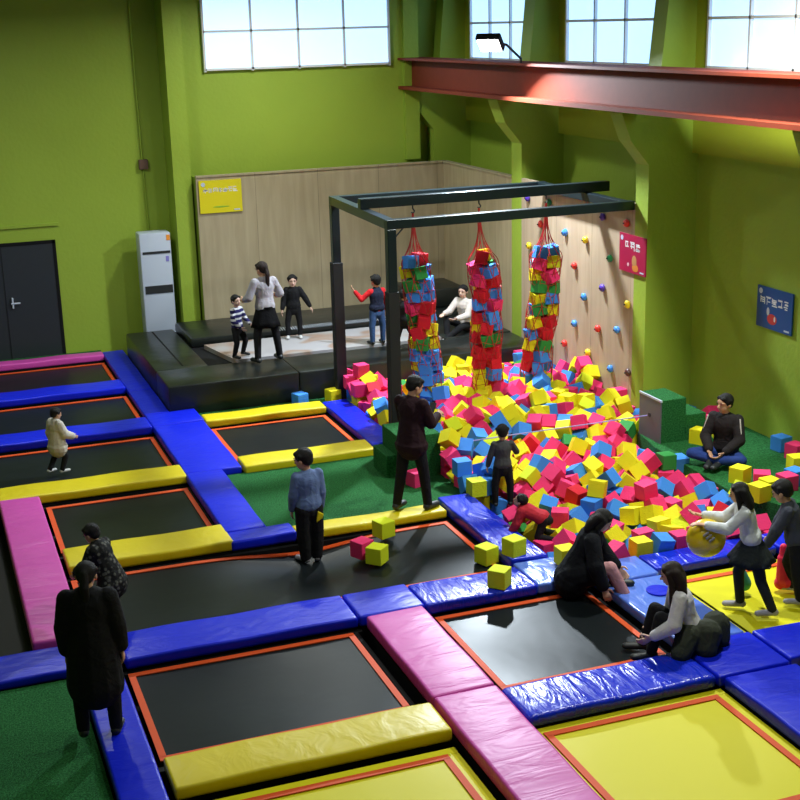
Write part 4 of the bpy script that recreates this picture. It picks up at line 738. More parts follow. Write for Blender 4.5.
9547, 15934, -50, 95, -701, -95, -701, 1, 9082, 17832, 377, 439, -871, -22, 221, 1, 9800, 18140, 150, 500, 500, -500, 500, 2,
7334, 18819, 284, 478, 832, 264, -99, 1, 6806, 14829, -250, 0, 956, 295, 0, 1, 7795, 16484, 344, 6, 809, -381, -448, 1,
8747, 12206, -50, 589, 589, 391, 391, 2, 7696, 19799, -9, 279, -832, 479, -15, 1, 7761, 17001, 318, 301, -891, -88, 328, 1,
8061, 12390, -35, 88, -927, 106, -350, 1, 7224, 16235, -63, 255, 757, 484, -358, 1, 9773, 19625, -50, 707, -17, -707, -17, 1,
8997, 12402, 60, 655, 266, 274, -652, 1, 10393, 16540, -250, 489, -489, 511, -511, 2, 6674, 15381, -250, 115, 0, 0, -993, 1,
9122, 16645, 232, 239, 246, -617, -708, 1, 6832, 13349, -50, 601, 372, -601, 372, 1, 6400, 16367, 150, 707, 0, 0, -707, 1,
7228, 14597, 94, 547, -215, 271, -762, 1, 7659, 17686, -8, 730, -12, 404, 551, 1, 8045, 13859, 254, 523, 190, -410, -722, 1,
9368, 16663, 232, 123, 313, -850, -405, 2, 6323, 20070, -250, 707, 0, 0, 707, 1, 8423, 13335, 47, 286, -834, -78, 466, 1,
6353, 19706, 150, 0, 165, 986, 0, 1, 8021, 18791, 78, 635, -577, 477, -191, 1, 9474, 16257, -119, 295, 402, 184, 847, 1,
8403, 14386, -10, 171, 521, -795, -261, 1, 7991, 16407, 149, 703, -470, 506, 172, 1, 6641, 19494, -50, 101, 101, -700, -700, 1,
8557, 18469, 191, 4, 11, 917, 398, 1, 6993, 17316, 330, 377, -229, 473, 762, 1, 10328, 16300, -250, 234, -234, 667, -667, 1,
7121, 13914, -50, 0, 754, -657, 0, 1, 9865, 16131, 132, 326, 277, 665, -612, 1, 8384, 15647, 128, 690, -666, 282, -36, 1,
8178, 18815, 247, 548, 348, -365, -668, 1, 6767, 18859, 353, 959, 0, 37, -282, 1, 6538, 16888, 370, 407, 412, 423, 697, 1,
7762, 19546, 218, 219, -133, -574, -778, 1, 7296, 18073, -45, 322, -580, -302, -685, 1, 6749, 14751, 204, 352, -30, -935, -39, 1,
6949, 15524, 162, 337, -863, 356, 120, 2, 7817, 15524, -10, 672, 233, 230, 664, 1, 8835, 16673, -47, 685, -725, 63, -16, 1,
8279, 18049, -16, 960, 39, 221, -168, 1, 8390, 14638, -37, 35, -60, -985, -158, 1, 7363, 13915, 171, 182, -22, 116, -976, 1,
8596, 17665, 380, 975, -55, 193, 98, 2, 6749, 19050, -50, 707, -3, -707, -3, 1, 9345, 17379, 326, 694, -688, 146, 151, 1,
8597, 15995, 64, 619, 500, 201, 571, 1, 7877, 17532, 191, 418, -139, -694, -570, 1, 7792, 13458, -9, 292, -662, 615, 314, 1,
8583, 13630, 93, 496, 264, 792, 238, 1, 9639, 19187, -52, 293, -472, -123, 823, 1, 8631, 15620, 168, 418, 895, -154, -34, 1,
8484, 19404, -17, 399, 265, -240, 844, 2, 8742, 16308, 218, 477, -241, -774, 340, 1, 7787, 20070, -39, 40, 706, -706, -40, 1,
6873, 19442, 125, 433, -146, 441, 773, 1, 8928, 15847, 305, 542, 238, 666, -455, 1, 9522, 19188, 140, 289, -390, 674, 557, 1,
7778, 18374, -71, 322, -84, 528, -781, 1, 8882, 17860, 104, 108, 795, 374, 466, 1, 8135, 15349, 294, 344, 368, 449, -738, 1,
8773, 13829, 185, 345, 193, -885, -248, 2, 7153, 15763, -29, 335, 338, -263, -840, 2, 8562, 19557, 164, 348, 275, -833, 332, 1,
6776, 17281, 96, 842, 342, -82, -409, 1, 6770, 12221, -250, 335, 0, 0, -942, 1, 6400, 15749, 9, 659, -256, -659, 256, 1,
8599, 19212, -134, 400, 915, 39, 17, 2, 9036, 16725, -250, 706, -706, 40, -40, 1, 8707, 17311, 139, 18, 707, 323, 629, 1,
6800, 12590, -62, 44, 150, 905, 396, 1, 8969, 18057, -29, 742, -412, 232, 476, 1, 7895, 15741, 177, 881, 191, -431, -35, 1,
8992, 18521, -104, 560, -801, -207, -46, 1, 6340, 17549, -250, 554, 439, -554, 439, 1, 8701, 18295, 285, 810, -368, -141, -435, 1,
8450, 19781, -250, 657, -657, 260, -261, 1, 7824, 13718, 150, 20, 960, 280, 16, 1, 8705, 19120, 236, 55, -548, -686, 476, 2,
7935, 18881, 332, 886, 304, -276, -215, 1, 6622, 14700, -91, 150, 150, -691, 691, 2, 7859, 12776, -12, 83, 21, -253, 964, 2,
8472, 12424, 276, 21, -818, -392, 420, 1, 9345, 19131, -50, 698, -114, -698, -114, 2, 7656, 20070, -250, 707, -707, 0, 0, 1,
10600, 16059, -50, 500, 500, -500, 500, 1, 7963, 17631, 374, 416, 641, -618, -187, 1, 9166, 17302, 152, 127, -19, 50, -990, 2,
6633, 15154, 54, 961, -152, -191, 129, 1, 7155, 13703, 46, 486, 451, 702, 262, 1, 8341, 16085, 152, 273, -278, -657, 646, 2,
7056, 14561, 261, 586, -680, 300, 323, 1, 9232, 18856, 445, 777, 332, 71, 530, 2, 7341, 14857, 150, 862, 0, 0, 507, 1,
8695, 18813, -83, 398, -885, -222, -100, 1, 7419, 17904, 84, 93, -467, -479, -738, 1, 8356, 18422, 150, 8, 707, -8, 707, 1,
6532, 17339, 232, 110, -226, -117, 961, 1, 7494, 12299, -50, 269, 269, 654, 654, 1, 7754, 17841, 102, 349, 468, 781, 222, 1,
6565, 16633, 369, 894, 48, -100, 435, 1, 7677, 13051, -250, 493, -507, 493, 507, 1, 6320, 19628, -50, 500, -500, -500, -500, 1,
7378, 18902, -9, 694, -571, 417, 135, 1, 9588, 17934, 106, 436, 156, 360, -810, 1, 9000, 12774, 357, 93, -326, -38, -940, 1,
6798, 16473, 161, 256, -43, 857, 446, 1, 8441, 12149, 194, 899, 412, -137, -63, 1, 8450, 18867, 337, 462, -285, 69, -837, 2,
6822, 12797, 28, 257, 311, -852, 332, 1, 7392, 13619, -50, 0, 985, 174, 0, 1, 9208, 17557, 150, 191, -681, -191, -681, 1,
8854, 19379, 150, 190, -35, -60, -979, 1, 6340, 19300, 150, 532, -465, -532, -466, 1, 8716, 13359, 19, 11, 739, -562, -372, 2,
9722, 19381, -250, 499, 501, 499, -501, 1, 7502, 15753, 75, 522, 755, -119, 378, 1, 7628, 17459, 87, 254, 945, 149, -140, 1,
9216, 18481, 285, 614, -307, 690, -229, 1, 7068, 16411, -250, 61, 704, 61, -704, 1, 8473, 17417, 375, 572, 391, -622, -364, 1,
7584, 18234, -153, 440, -21, 512, 738, 1, 7428, 12931, 34, 328, -241, -908, 100, 1, 9538, 17398, 134, 496, -304, 684, 439, 2,
8387, 19383, 211, 23, -896, -434, -95, 1, 9319, 20060, -250, 0, 668, 744, 0, 1, 8203, 19471, 151, 18, 901, 434, -7, 1,
8808, 15707, 4, 767, -547, -85, -325, 1, 7284, 15281, -16, 213, -299, 927, 69, 1, 7569, 19431, 299, 66, 499, 350, -790, 1,
7269, 17322, 387, 415, -156, 693, 569, 1, 7336, 17392, 91, 380, 193, 744, -515, 2, 7196, 12825, -48, 856, 225, -392, 252, 1,
7393, 13605, -250, 635, 312, -635, 312, 1, 9163, 18962, 237, 159, 910, -146, 354, 1, 6596, 19527, 150, 0, -478, 878, 0, 1,
6922, 18603, -50, 86, -86, 702, -702, 1, 8118, 13379, 150, 705, 50, -705, 50, 1, 7946, 17077, 197, 264, -371, 456, 764, 1,
8836, 18673, 148, 767, 611, -157, -121, 1, 8816, 18207, -250, 377, -598, 377, 598, 1, 9113, 20056, -50, 535, 535, -462, -462, 1,
8548, 19872, 366, 208, 29, -975, 77, 1, 8108, 16975, 326, 887, 126, 304, 323, 1, 6365, 15131, 150, 551, -551, 443, -443, 1,
6511, 16584, 558, 107, -597, 795, 28, 1, 8184, 17402, 357, 80, 773, 359, 516, 1, 8793, 19565, 90, 156, -387, -124, -900, 1,
8228, 19580, 348, 610, -10, -16, -792, 1, 9380, 18905, 131, 328, 213, 874, -289, 2, 8962, 13055, -101, 878, 43, -476, -23, 1,
8823, 18769, 399, 368, -764, -490, -202, 1, 6615, 17878, -42, 252, -456, 616, -591, 2, 8351, 17977, 216, 449, 227, -266, -822, 1,
8750, 17021, 156, 450, -627, 563, 295, 1, 9790, 17491, -250, 707, -2, -707, -2, 1, 8042, 14841, 107, 236, -129, -901, -341, 1,
8445, 14555, 220, 244, -888, 102, 375, 1, 6627, 12407, -6, 291, 677, 131, 663, 1, 8589, 14548, 81, 229, -314, -541, -746, 1,
8234, 13135, 150, 569, -419, -569, -419, 1, 9080, 16644, -9, 363, -923, -121, 47, 2, 8619, 14328, -188, 577, 231, -779, -81, 1,
9781, 16091, -56, 36, 940, -56, -335, 1, 8247, 19751, 81, 352, -87, -744, -561, 1, 7346, 14138, -50, 707, 6, -707, 6, 1,
10106, 16386, -250, 666, -239, -666, -239, 1, 8710, 15354, 237, 125, -765, 496, -392, 1, 8760, 19807, 292, 265, 745, -603, -104, 2,
10301, 15723, 120, 361, -182, 608, 683, 1, 7579, 14969, 213, 482, 203, -342, 781, 1, 6660, 13517, 13, 456, 834, -78, -300, 1,
9510, 19644, 150, 710, 0, 0, -704, 1, 7048, 19839, 148, 52, -686, 657, 308, 1, 9149, 15742, 105, 180, -844, 477, -165, 1,
6337, 17365, 132, 57, -853, -49, 516, 1, 6669, 18697, 150, 1, 707, 1, -707, 1, 8147, 19226, -47, 34, -737, 12, -675, 1,
9762, 18240, 350, 563, -563, 428, -427, 1, 7551, 15119, 81, 823, 354, -182, 405, 1, 8438, 20057, -250, 471, -527, -471, -527, 1,
6910, 13845, -50, 695, 0, 0, 719, 1, 8093, 19849, -250, 760, 0, 0, -650, 1, 8983, 14462, 202, 178, 684, -69, -704, 1,
7527, 12168, 149, 991, 95, 94, 9, 1, 9730, 17736, 158, 878, 423, 203, -95, 2, 9761, 18492, 505, 817, 338, -181, 431, 1,
7107, 15419, 85, 107, -396, 862, 296, 2, 9388, 16217, 150, 237, -169, -651, -701, 1, 6641, 12487, -250, 591, -591, -389, 389, 1,
7268, 19772, -29, 530, 675, 404, 317, 1, 8367, 18292, -50, 377, -377, 598, -598, 1, 9170, 19789, 122, 751, -416, -487, 164, 1,
7990, 18130, 359, 874, -116, -194, -431, 1, 9008, 16399, 56, 644, 251, 288, -662, 2, 7927, 13547, 187, 25, -416, 602, 681, 1,
7505, 13167, -75, 236, -918, 67, 310, 2, 6849, 14921, -11, 199, -672, -221, 679, 1, 6329, 19502, 290, 1, -124, -386, 914, 2,
8838, 17707, 331, 862, -330, 365, 124, 1, 6942, 17807, 143, 632, -287, 719, 42, 1, 6642, 14824, 382, 79, -344, -249, -902, 1,
7129, 13479, 69, 516, -529, 184, -649, 2, 7498, 18893, 164, 144, -332, 225, -905, 2, 8628, 13471, 217, 120, -552, -427, 706, 1,
9115, 19567, -250, 390, -590, 390, 590, 2, 10593, 16539, 147, 686, -727, -15, 26, 1, 8095, 12797, 155, 782, -156, -366, 479, 1,
7754, 17259, 207, 209, 207, 364, -884, 2, 7228, 15112, 153, 266, -128, 867, -401, 1, 8438, 19096, 67, 278, -75, -827, 482, 2,
7968, 17986, 158, 603, -637, 306, -370, 1, 7512, 16401, -50, 342, 342, -619, -619, 1, 6611, 16112, 167, 430, 569, -518, 472, 1,
7970, 18609, 279, 309, -574, 184, -736, 1, 8695, 19780, 95, 186, -346, -888, 239, 1, 6327, 18239, 34, 242, 665, 680, -195, 1,
9791, 17498, 131, 36, 30, -768, -639, 1, 8238, 17197, 433, 312, -78, 569, -757, 1, 7510, 18403, 197, 389, 527, 724, 216, 2,
8564, 18688, 79, 207, -466, 803, 309, 1, 7347, 19006, 365, 379, -632, 675, 9, 1, 9792, 18413, 150, 1000, 0, 0, 0, 1,
7875, 18467, 404, 878, 311, -194, 308, 1, 8646, 18878, 176, 195, 304, -433, 826, 2, 8720, 18571, 340, 386, 442, -794, 161, 1,
7804, 15305, 3, 230, 709, 659, 102, 1, 8174, 12560, 272, 578, 19, -528, 622, 1, 7439, 14652, 297, 320, -433, -155, 828, 2,
9107, 16230, 169, 62, -58, -373, -924, 2, 9155, 17567, 350, 276, -651, 276, 651, 1, 8728, 12931, -250, 549, 446, -549, 446, 2,
9266, 16922, 131, 77, 788, 592, -151, 1, 7044, 15241, -42, 223, 439, -393, 776, 1, 10023, 16294, -50, 492, 492, -508, -508, 1,
10596, 16541, -53, 712, -31, -702, 10, 1, 7048, 14519, -67, 642, 331, 369, 585, 1, 8265, 14213, 406, 50, 819, -426, -381, 1,
7574, 15528, -50, 492, -508, -492, -508, 2, 6822, 17701, -47, 88, 819, -562, 78, 1, 8843, 13565, 219, 243, -952, -132, 134, 1,
9106, 17791, 20, 355, 409, 820, 185, 2, 6367, 20033, 167, 738, 427, -450, 264, 1, 7393, 15921, 189, 189, 443, 343, -806, 1,
7541, 14104, 82, 632, -131, -328, -689, 1, 8469, 18489, -50, 682, 187, 682, -187, 1, 7499, 18636, 373, 727, -580, 106, -351, 1,
7954, 17323, 387, 315, 705, -461, 437, 1, 8243, 14364, 217, 474, 854, 214, -12, 1, 6329, 19745, 350, 49, 0, -2, 999, 2,
8769, 12815, 239, 164, 387, 751, -509, 2, 10582, 15867, 305, 351, -643, -631, -255, 2, 8194, 13982, -12, 759, 83, -522, -382, 2,
8468, 16830, 169, 520, 463, -425, 579, 1, 8326, 14034, 309, 97, 495, -757, 414, 1, 9498, 19857, 168, 47, 686, 51, 724, 2,
6617, 18542, 334, 213, 403, -414, -788, 1, 8366, 17811, 472, 2, 414, -734, -538, 2, 8781, 14030, -50, 0, 829, -559, 0, 2,
6371, 17733, -89, 312, 900, -303, 29, 1, 8087, 18160, -132, 282, 883, -299, 226, 1, 8417, 16825, 373, 701, -141, 699, -9, 1,
8813, 15553, 380, 1, 915, 216, -340, 2, 6773, 15185, 262, 264, 413, -473, 732, 2, 7068, 12704, -213, 466, -669, -229, 532, 1,
7428, 18318, 458, 243, 437, -774, -389, 1, 6400, 16187, 310, 663, -246, -663, 245, 2, 6581, 14992, 282, 267, 638, -33, -721, 1,
8626, 19283, 145, 179, 331, -399, 836, 2, 6500, 14700, 183, 500, -500, -500, 500, 1, 6784, 20035, -15, 947, -215, 235, 43, 2,
6998, 19924, -28, 733, 312, -16, 605, 1, 6820, 16638, 386, 745, -280, 549, -256, 1, 8480, 17213, 459, 1, 193, -328, -925, 2,
9619, 16398, 113, 634, -302, 594, -391, 1, 7145, 15641, 180, 99, -348, -890, -277, 1, 7597, 17894, 231, 711, -536, -101, -444, 1,
9665, 16087, 242, 142, -429, 33, 891, 1, 8012, 16691, -50, 589, 391, 589, -391, 1, 8953, 17253, 354, 331, 606, -353, 631, 1,
7800, 12396, 140, 617, 434, -457, -471, 2, 8701, 12299, 150, 674, 674, 214, 214, 2, 9049, 16877, 340, 181, 344, -395, -832, 1,
8877, 16100, 159, 678, 268, -127, 673, 2, 7296, 19670, 159, 67, -987, -109, 98, 1, 7177, 19219, 55, 881, 74, -450, -123, 1,
9795, 19821, -250, 0, 725, 689, 0, 1, 9800, 17888, -9, 645, 290, 290, -645, 1, 8337, 16993, 533, 22, -97, -532, 841, 1,
8376, 17583, 250, 609, -409, 96, -672, 2, 7431, 12399, 149, 53, -19, 739, 671, 1, 8523, 16251, -26, 989, 145, 5, 34, 2,
6931, 13570, -63, 191, 331, 752, -537, 1, 9590, 18456, 337, 701, 629, 332, -60, 1, 6300, 19241, 350, 500, -500, 500, -500, 2,
8953, 16495, 314, 836, 431, -273, -201, 2, 9765, 18612, 292, 791, 327, -477, -197, 1, 8805, 16460, 82, 652, 243, -661, -280, 1,
8086, 15942, -250, 497, 497, -503, -503, 1, 10548, 16048, 150, 757, -1, 0, -653, 1, 6871, 15695, 283, 873, 351, -188, 283, 1,
7317, 16320, 142, 405, 775, 130, 466, 2, 8631, 16164, 387, 364, -558, -76, -742, 1, 8137, 18126, 178, 594, -625, 144, -486, 2,
6577, 16182, -50, 283, 648, 283, -648, 1, 7564, 13285, 157, 293, -103, -899, 308, 1, 7112, 18652, -250, 0, 603, -797, 0, 2,
8209, 12639, -50, 423, 0, 0, 906, 1, 7182, 18427, -91, 648, -48, -626, -430, 1, 7100, 16120, 67, 206, 47, 856, -472, 1,
9333, 18277, 367, 412, 201, 832, 311, 1, 7545, 18112, 114, 571, 568, -569, -166, 2, 6750, 19400, 295, 226, -872, 171, -399, 1,
9412, 17139, 252, 107, 188, -853, 475, 2, 6984, 19087, 140, 340, 216, -780, -478, 2, 7356, 16833, 412, 610, -218, -451, 614, 1,
7515, 14634, 55, 729, 429, 188, 499, 2, 8280, 19173, 165, 267, -488, 675, -484, 1, 8767, 19424, 350, 634, -275, 695, 199, 1,
8770, 13091, 6, 318, -769, -552, 55, 1, 7535, 19727, 223, 74, -267, 416, 866, 1, 9300, 18622, 107, 577, -556, -25, 598, 1,
6428, 20059, 360, 521, 28, 851, -50, 1, 9325, 16001, 112, 585, -618, 353, 388, 1, 8979, 13397, -50, 81, -81, -702, 702, 1,
8115, 15510, 87, 83, -363, -716, -590, 1, 9589, 17069, 372, 84, -778, 529, 328, 1, 9440, 18417, 154, 829, -18, 12, -559, 2,
7262, 14367, 316, 30, -878, -226, 422, 1, 8702, 17434, 347, 50, -749, 649, 121, 2, 6481, 17491, -13, 99, -383, 568, 722, 1,
8993, 19038, 380, 512, -223, -118, 821, 1, 8434, 16630, 207, 108, 702, -40, -703, 1, 7104, 18702, -50, 122, 0, 0, -993, 1,
10229, 16340, -50, 519, -481, 519, 481, 1, 7790, 18092, -43, 939, -35, -13, 343, 1, 7336, 18291, 71, 524, 574, -625, 80, 1,
7963, 14609, 112, 267, -940, 210, -36, 1, 8544, 18163, 423, 468, -875, 113, 47, 1, 6896, 12388, -250, 895, 0, 0, -446, 1,
7875, 15486, 273, 59, 433, 144, -888, 1, 9021, 19568, 212, 9, 490, 839, 237, 2, 9269, 16468, 212, 283, -195, 571, -746, 1,
8998, 12634, -50, 707, 707, 6, 6, 1, 7382, 13558, 150, 618, -343, -618, -343, 1, 6599, 19860, 392, 405, -781, 421, -220, 2,
8100, 18386, 274, 351, -804, 62, -476, 1, 8407, 18643, 339, 346, -772, -333, -417, 1, 9762, 18913, 385, 621, -340, -363, 606, 1,
8039, 19903, 253, 453, 205, 649, -576, 2, 7083, 18976, 335, 411, -377, -830, -25, 1, 7756, 18700, 221, 131, -747, -351, 550, 1,
7526, 18223, 302, 178, 955, 88, 222, 1, 9041, 18710, 323, 579, -551, -251, 547, 1, 6501, 19099, 340, 353, 655, 558, -368, 1,
6756, 19198, 162, 35, 696, -123, 706, 2, 10045, 15799, -250, 747, 0, 0, 665, 1, 7226, 13940, -250, 567, 422, -567, 422, 1,
6588, 15623, 403, 681, 423, 596, 37, 1, 9221, 18003, 237, 962, 84, 260, 25, 2, 7509, 17187, 314, 263, 310, -874, 264, 1,
8868, 18314, -6, 29, 65, -280, -957, 1, 7765, 13837, 356, 898, -338, -109, 259, 1, 8800, 14581, -50, 707, 0, 707, 0, 2,
8004, 13331, 348, 99, 13, 708, -699, 1, 7592, 19968, 115, 557, -137, -530, 625, 2, 8482, 14062, -110, 583, -331, 230, 705, 1,
8870, 17962, 485, 167, -330, -455, -810, 1, 8311, 18804, -94, 87, 732, 611, -289, 2, 7487, 17502, 277, 51, -435, -271, -857, 1,
6907, 14275, 62, 619, 510, 588, 106, 1, 10193, 16351, 150, 703, 703, -78, -78, 1, 7955, 16300, 386, 778, -541, 149, -281, 1,
9670, 18924, -50, 699, -699, 109, -109, 2, 7765, 18443, 133, 791, 575, -57, 200, 1, 6484, 18911, 258, 213, -875, 126, -415, 1,
8217, 14993, 195, 307, 890, 203, 270, 2, 6860, 15194, 80, 704, 632, -55, 320, 1, 6377, 15355, 115, 352, -586, -659, 313, 1,
8515, 19217, 328, 462, -716, -519, 68, 1, 6711, 15380, 199, 722, -445, 214, -486, 1, 8268, 18238, 363, 296, -338, 881, -151, 2,
8974, 13359, 150, 571, 417, 571, -417, 1, 7032, 16768, 318, 226, -245, 107, -937, 1, 6300, 14591, 230, 500, 500, -500, -500, 1,
6520, 15539, 189, 257, 783, 341, -452, 2, 6917, 14544, 86, 867, -49, 496, -28, 1, 8770, 16015, 358, 492, 352, -794, 60, 2,
7236, 20036, 77, 396, 470, 749, 248, 2, 8233, 16710, 393, 474, 515, -371, 610, 1, 6300, 14850, 187, 188, 682, -682, 188, 1,
9800, 19394, 150, 0, 707, 0, 707, 2, 8999, 14206, 283, 16, -1, -999, -40, 1, 8197, 15738, 205, 64, -162, -945, -277, 2,
7790, 15088, 13, 133, 899, 52, 414, 2, 7928, 19826, 91, 350, -292, 838, 300, 1, 8047, 19050, 241, 402, -658, 632, -86, 1,
7013, 13242, -33, 25, -266, -959, 91, 1, 8209, 15682, -50, 116, -698, 116, 698, 1, 7266, 18114, 214, 326, -235, 831, -385, 1,
7156, 17366, 226, 597, 337, 101, 721, 1, 8352, 16157, 370, 695, 277, 649, -137, 1, 6365, 16968, 563, 34, -989, 92, -107, 2,
7590, 12822, -54, 297, -437, 207, 824, 1, 7045, 16312, 174, 579, -325, -528, -530, 1, 6320, 17147, 150, 0, -707, 0, -707, 1,
6300, 16810, 344, 1, 1, 667, -745, 1, 9417, 19857, 366, 657, -754, -8, -31, 1, 7189, 12705, 177, 374, -567, 289, 674, 2,
8158, 18632, 4, 485, -744, 437, -145, 2, 7565, 18646, 179, 338, 457, -539, 621, 1, 8424, 15114, 275, 821, 323, -329, -336, 1,
8302, 14204, 22, 360, 117, -715, 588, 2, 7020, 12553, -83, 183, -552, 500, -642, 1, 7926, 16525, -250, 617, 0, 0, -787, 1,
9714, 15740, 150, 310, 310, -636, -636, 1, 7838, 19223, 357, 177, -65, -798, 573, 1, 7172, 18895, 155, 859, -409, -81, 298, 2,
6878, 13743, 159, 84, -427, 880, 190, 1, 7682, 17730, 348, 390, 859, 274, -188, 2, 6544, 18333, 148, 814, 22, 45, -579, 2,
8673, 15790, 272, 833, 265, -419, -247, 1, 7872, 16770, 405, 753, 481, -438, 96, 2, 9156, 18280, 150, 736, 0, 0, 678, 1,
7024, 19310, 259, 637, -497, -539, 237, 1, 7829, 12893, 200, 86, 524, 802, -274, 1, 7071, 13014, 27, 520, -302, -304, 739, 2,
7720, 16605, 485, 531, -610, 582, 84, 1, 8486, 17777, 112, 342, 266, -583, 688, 2, 9562, 17869, 416, 3, 300, 453, 839, 1,
7238, 16531, 311, 9, -282, 27, 959, 2, 6935, 17511, 114, 529, 204, 359, 741, 2, 6451, 18722, 176, 224, -694, -675, -111, 1,
8303, 20054, 363, 258, 693, -658, -141, 1, 9769, 17662, -79, 416, -573, -686, -168, 2, 6830, 16205, 150, 439, 554, -439, 554, 1,
8352, 15958, -50, 502, -498, -502, -498, 1, 7996, 15321, 102, 239, 924, -115, 275, 1, 6768, 19784, 151, 686, -686, -167, 176, 1,
7672, 15272, 194, 796, -241, 509, 221, 1, 7281, 18405, 296, 820, -161, -294, -463, 2, 7947, 15132, 177, 485, -338, 222, -775, 1,
8700, 17860, 197, 954, 10, 286, 89, 2, 8976, 12881, 118, 18, -602, -24, 798, 1, 6385, 15679, 546, 821, 223, -356, -387, 1,
7674, 12462, -63, 607, 779, 72, -139, 2, 9999, 16537, 11, 680, 179, -202, -682, 1, 7687, 18905, 323, 361, 224, -806, -411, 1,
7266, 16700, 96, 5, -643, -617, -453, 1, 7242, 14685, 364, 265, 681, -663, -163, 1, 8946, 18196, 190, 604, 268, 654, 369, 2,
7756, 18267, 316, 697, 639, -140, 296, 1, 6429, 15990, -50, 500, 500, -500, 500, 2, 8515, 13520, -72, 867, -424, -23, -262, 1,
7097, 14999, -50, 0, -238, 971, 0, 1, 6589, 13247, -250, 599, 0, 0, -801, 1, 7517, 13659, 337, 561, -303, 717, 283, 1,
8796, 13220, 244, 335, -802, 189, -458, 2, 8973, 19876, 191, 895, -355, 100, -251, 2, 7677, 14541, 221, 251, 542, 802, -18, 1,
7111, 14158, 11, 114, -80, 941, 310, 2, 7584, 17345, 425, 801, -19, -457, 388, 1, 7767, 12170, 150, 500, -500, -500, -500, 2,
9392, 18139, 160, 262, 65, -941, -203, 2, 10543, 16298, -50, 0, 469, 883, 0, 1, 7968, 19468, 322, 250, 12, 952, 176, 1,
6864, 13382, 150, 681, -681, 189, -189, 1, 9189, 18064, -20, 151, 765, 614, 121, 2, 6867, 13014, 113, 255, -427, -250, 830, 1,
7417, 17814, 350, 370, -876, -70, 300, 2, 8322, 19047, 357, 97, 380, 670, 631, 2, 8811, 20037, 150, 112, -698, 112, 698, 1,
9257, 19607, 261, 769, 244, 233, -544, 1, 8994, 17988, 251, 528, 338, 731, 269, 2, 7563, 16970, 386, 565, 547, -68, 614, 1,
8130, 16194, 395, 324, 415, -830, 184, 2, 9010, 19563, -50, 997, 0, 0, 76, 2, 8214, 17676, 433, 68, -813, 436, -381, 1,
7208, 17074, 324, 154, 606, -676, -389, 2, 8220, 14858, 349, 261, 444, -259, -817, 1, 7861, 17912, 356, 15, -962, 262, -81, 2,
7699, 13949, 201, 52, 195, -903, 379, 2, 7434, 19283, 334, 273, 847, -340, 303, 1, 6461, 17761, 124, 403, -698, -219, 549, 1,
8628, 13870, -9, 169, 78, -413, -892, 1, 7557, 16061, 139, 194, 898, -292, 266, 1, 9757, 18262, 589, 296, -954, 41, -13, 1,
7778, 17158, 441, 689, -215, -559, 409, 2, 6702, 12220, 109, 468, -880, -83, -20, 2, 8728, 15070, 213, 756, -276, -540, 248, 1,
7309, 15955, 4, 77, -470, 139, 868, 2, 7199, 17987, 495, 385, -87, -164, -904, 1, 8967, 14962, 135, 575, 370, -458, -568, 2,
6531, 19358, 428, 408, 877, -143, 212, 1, 9789, 18856, 146, 998, 20, 60, 1, 2, 8548, 17888, 345, 332, 766, -549, -31, 1,
7965, 17954, -50, 623, 623, -334, -334, 1, 7064, 17600, 302, 494, 100, -504, 701, 1, 6904, 20029, 227, 14, 545, -707, 451, 1,
9779, 16928, 152, 460, 470, 528, 537, 1, 7418, 15366, 139, 448, -798, 208, 346, 1, 10223, 15235, 400, 435, -435, 557, -557, 2,
6794, 17507, 259, 99, 899, 145, -400, 2, 7754, 14254, 209, 403, 411, -53, 816, 1, 9210, 19585, -9, 589, -329, 279, 683, 2,
9410, 15779, -250, 111, 698, 111, -698, 1, 9326, 19440, 151, 359, -26, -391, -847, 1, 9826, 16549, 175, 908, 80, -143, -385, 1,
7746, 16631, -88, 32, -929, 244, -275, 1, 7016, 15247, 223, 325, -895, -278, -129, 1, 6487, 19638, 550, 60, 0, 1, -998, 1,
10559, 15719, 80, 702, -608, -243, -280, 2, 7250, 17596, 389, 799, -510, -269, -171, 1, 9395, 19323, 331, 16, 604, -706, -369, 2,
7043, 18146, 423, 465, 195, 188, -843, 1, 8932, 18546, 470, 218, -734, -397, 507, 1, 9353, 15752, 299, 646, -459, -57, 607, 1,
9274, 13227, 400, 594, 383, 594, -383, 1, 6852, 17978, 326, 533, -237, 812, -16, 2, 9593, 17397, 326, 651, 487, -474, 339, 1,
6408, 16353, -50, 521, -521, -478, 478, 2, 7079, 15801, 343, 308, 424, 296, 798, 1, 8480, 15971, 424, 424, 544, 162, -706, 2,
7190, 17906, 312, 184, 967, -176, 18, 2, 9756, 19102, 102, 636, 87, 363, -675, 1, 8115, 14056, 226, 194, 348, 513, -760, 1,
7803, 13272, 125, 688, -148, -138, -697, 1, 8601, 14932, 108, 222, -87, -885, -399, 2, 6773, 17957, 120, 840, 4, -480, 251, 1,
9059, 16176, -105, 619, 694, -81, 358, 1, 7470, 18026, 430, 251, 613, -687, 299, 1, 9627, 12763, 400, 999, 0, 0, 38, 2,
9836, 12885, 400, 620, 0, 0, 784, 2, 10065, 12805, 400, 222, 0, 0, 975, 2, 10320, 12983, 400, 324, 0, 0, 946, 1,
10533, 12708, 400, 539, 0, 0, 843, 1, 10166, 13294, 400, 762, 0, 0, 647, 1, 10443, 13395, 400, 800, 0, 0, 600, 2,
10458, 13721, 400, 992, 0, 0, 124, 1, 10490, 14075, 400, 654, 0, 0, 757, 2, 9342, 12708, 400, 999, 0, 0, 38, 2,
9992, 12615, 400, 854, 0, 0, 520, 2, 10230, 12574, 400, 935, 0, 0, 355, 1, 10472, 13301, 600, 1000, 0, 0, -13, 1,
9693, 14803, 400, 685, -176, 685, 176, 1, 10094, 14924, 400, 588, 393, -588, 393, 1, 9398, 12953, 400, 879, 0, 0, 477, 1,]
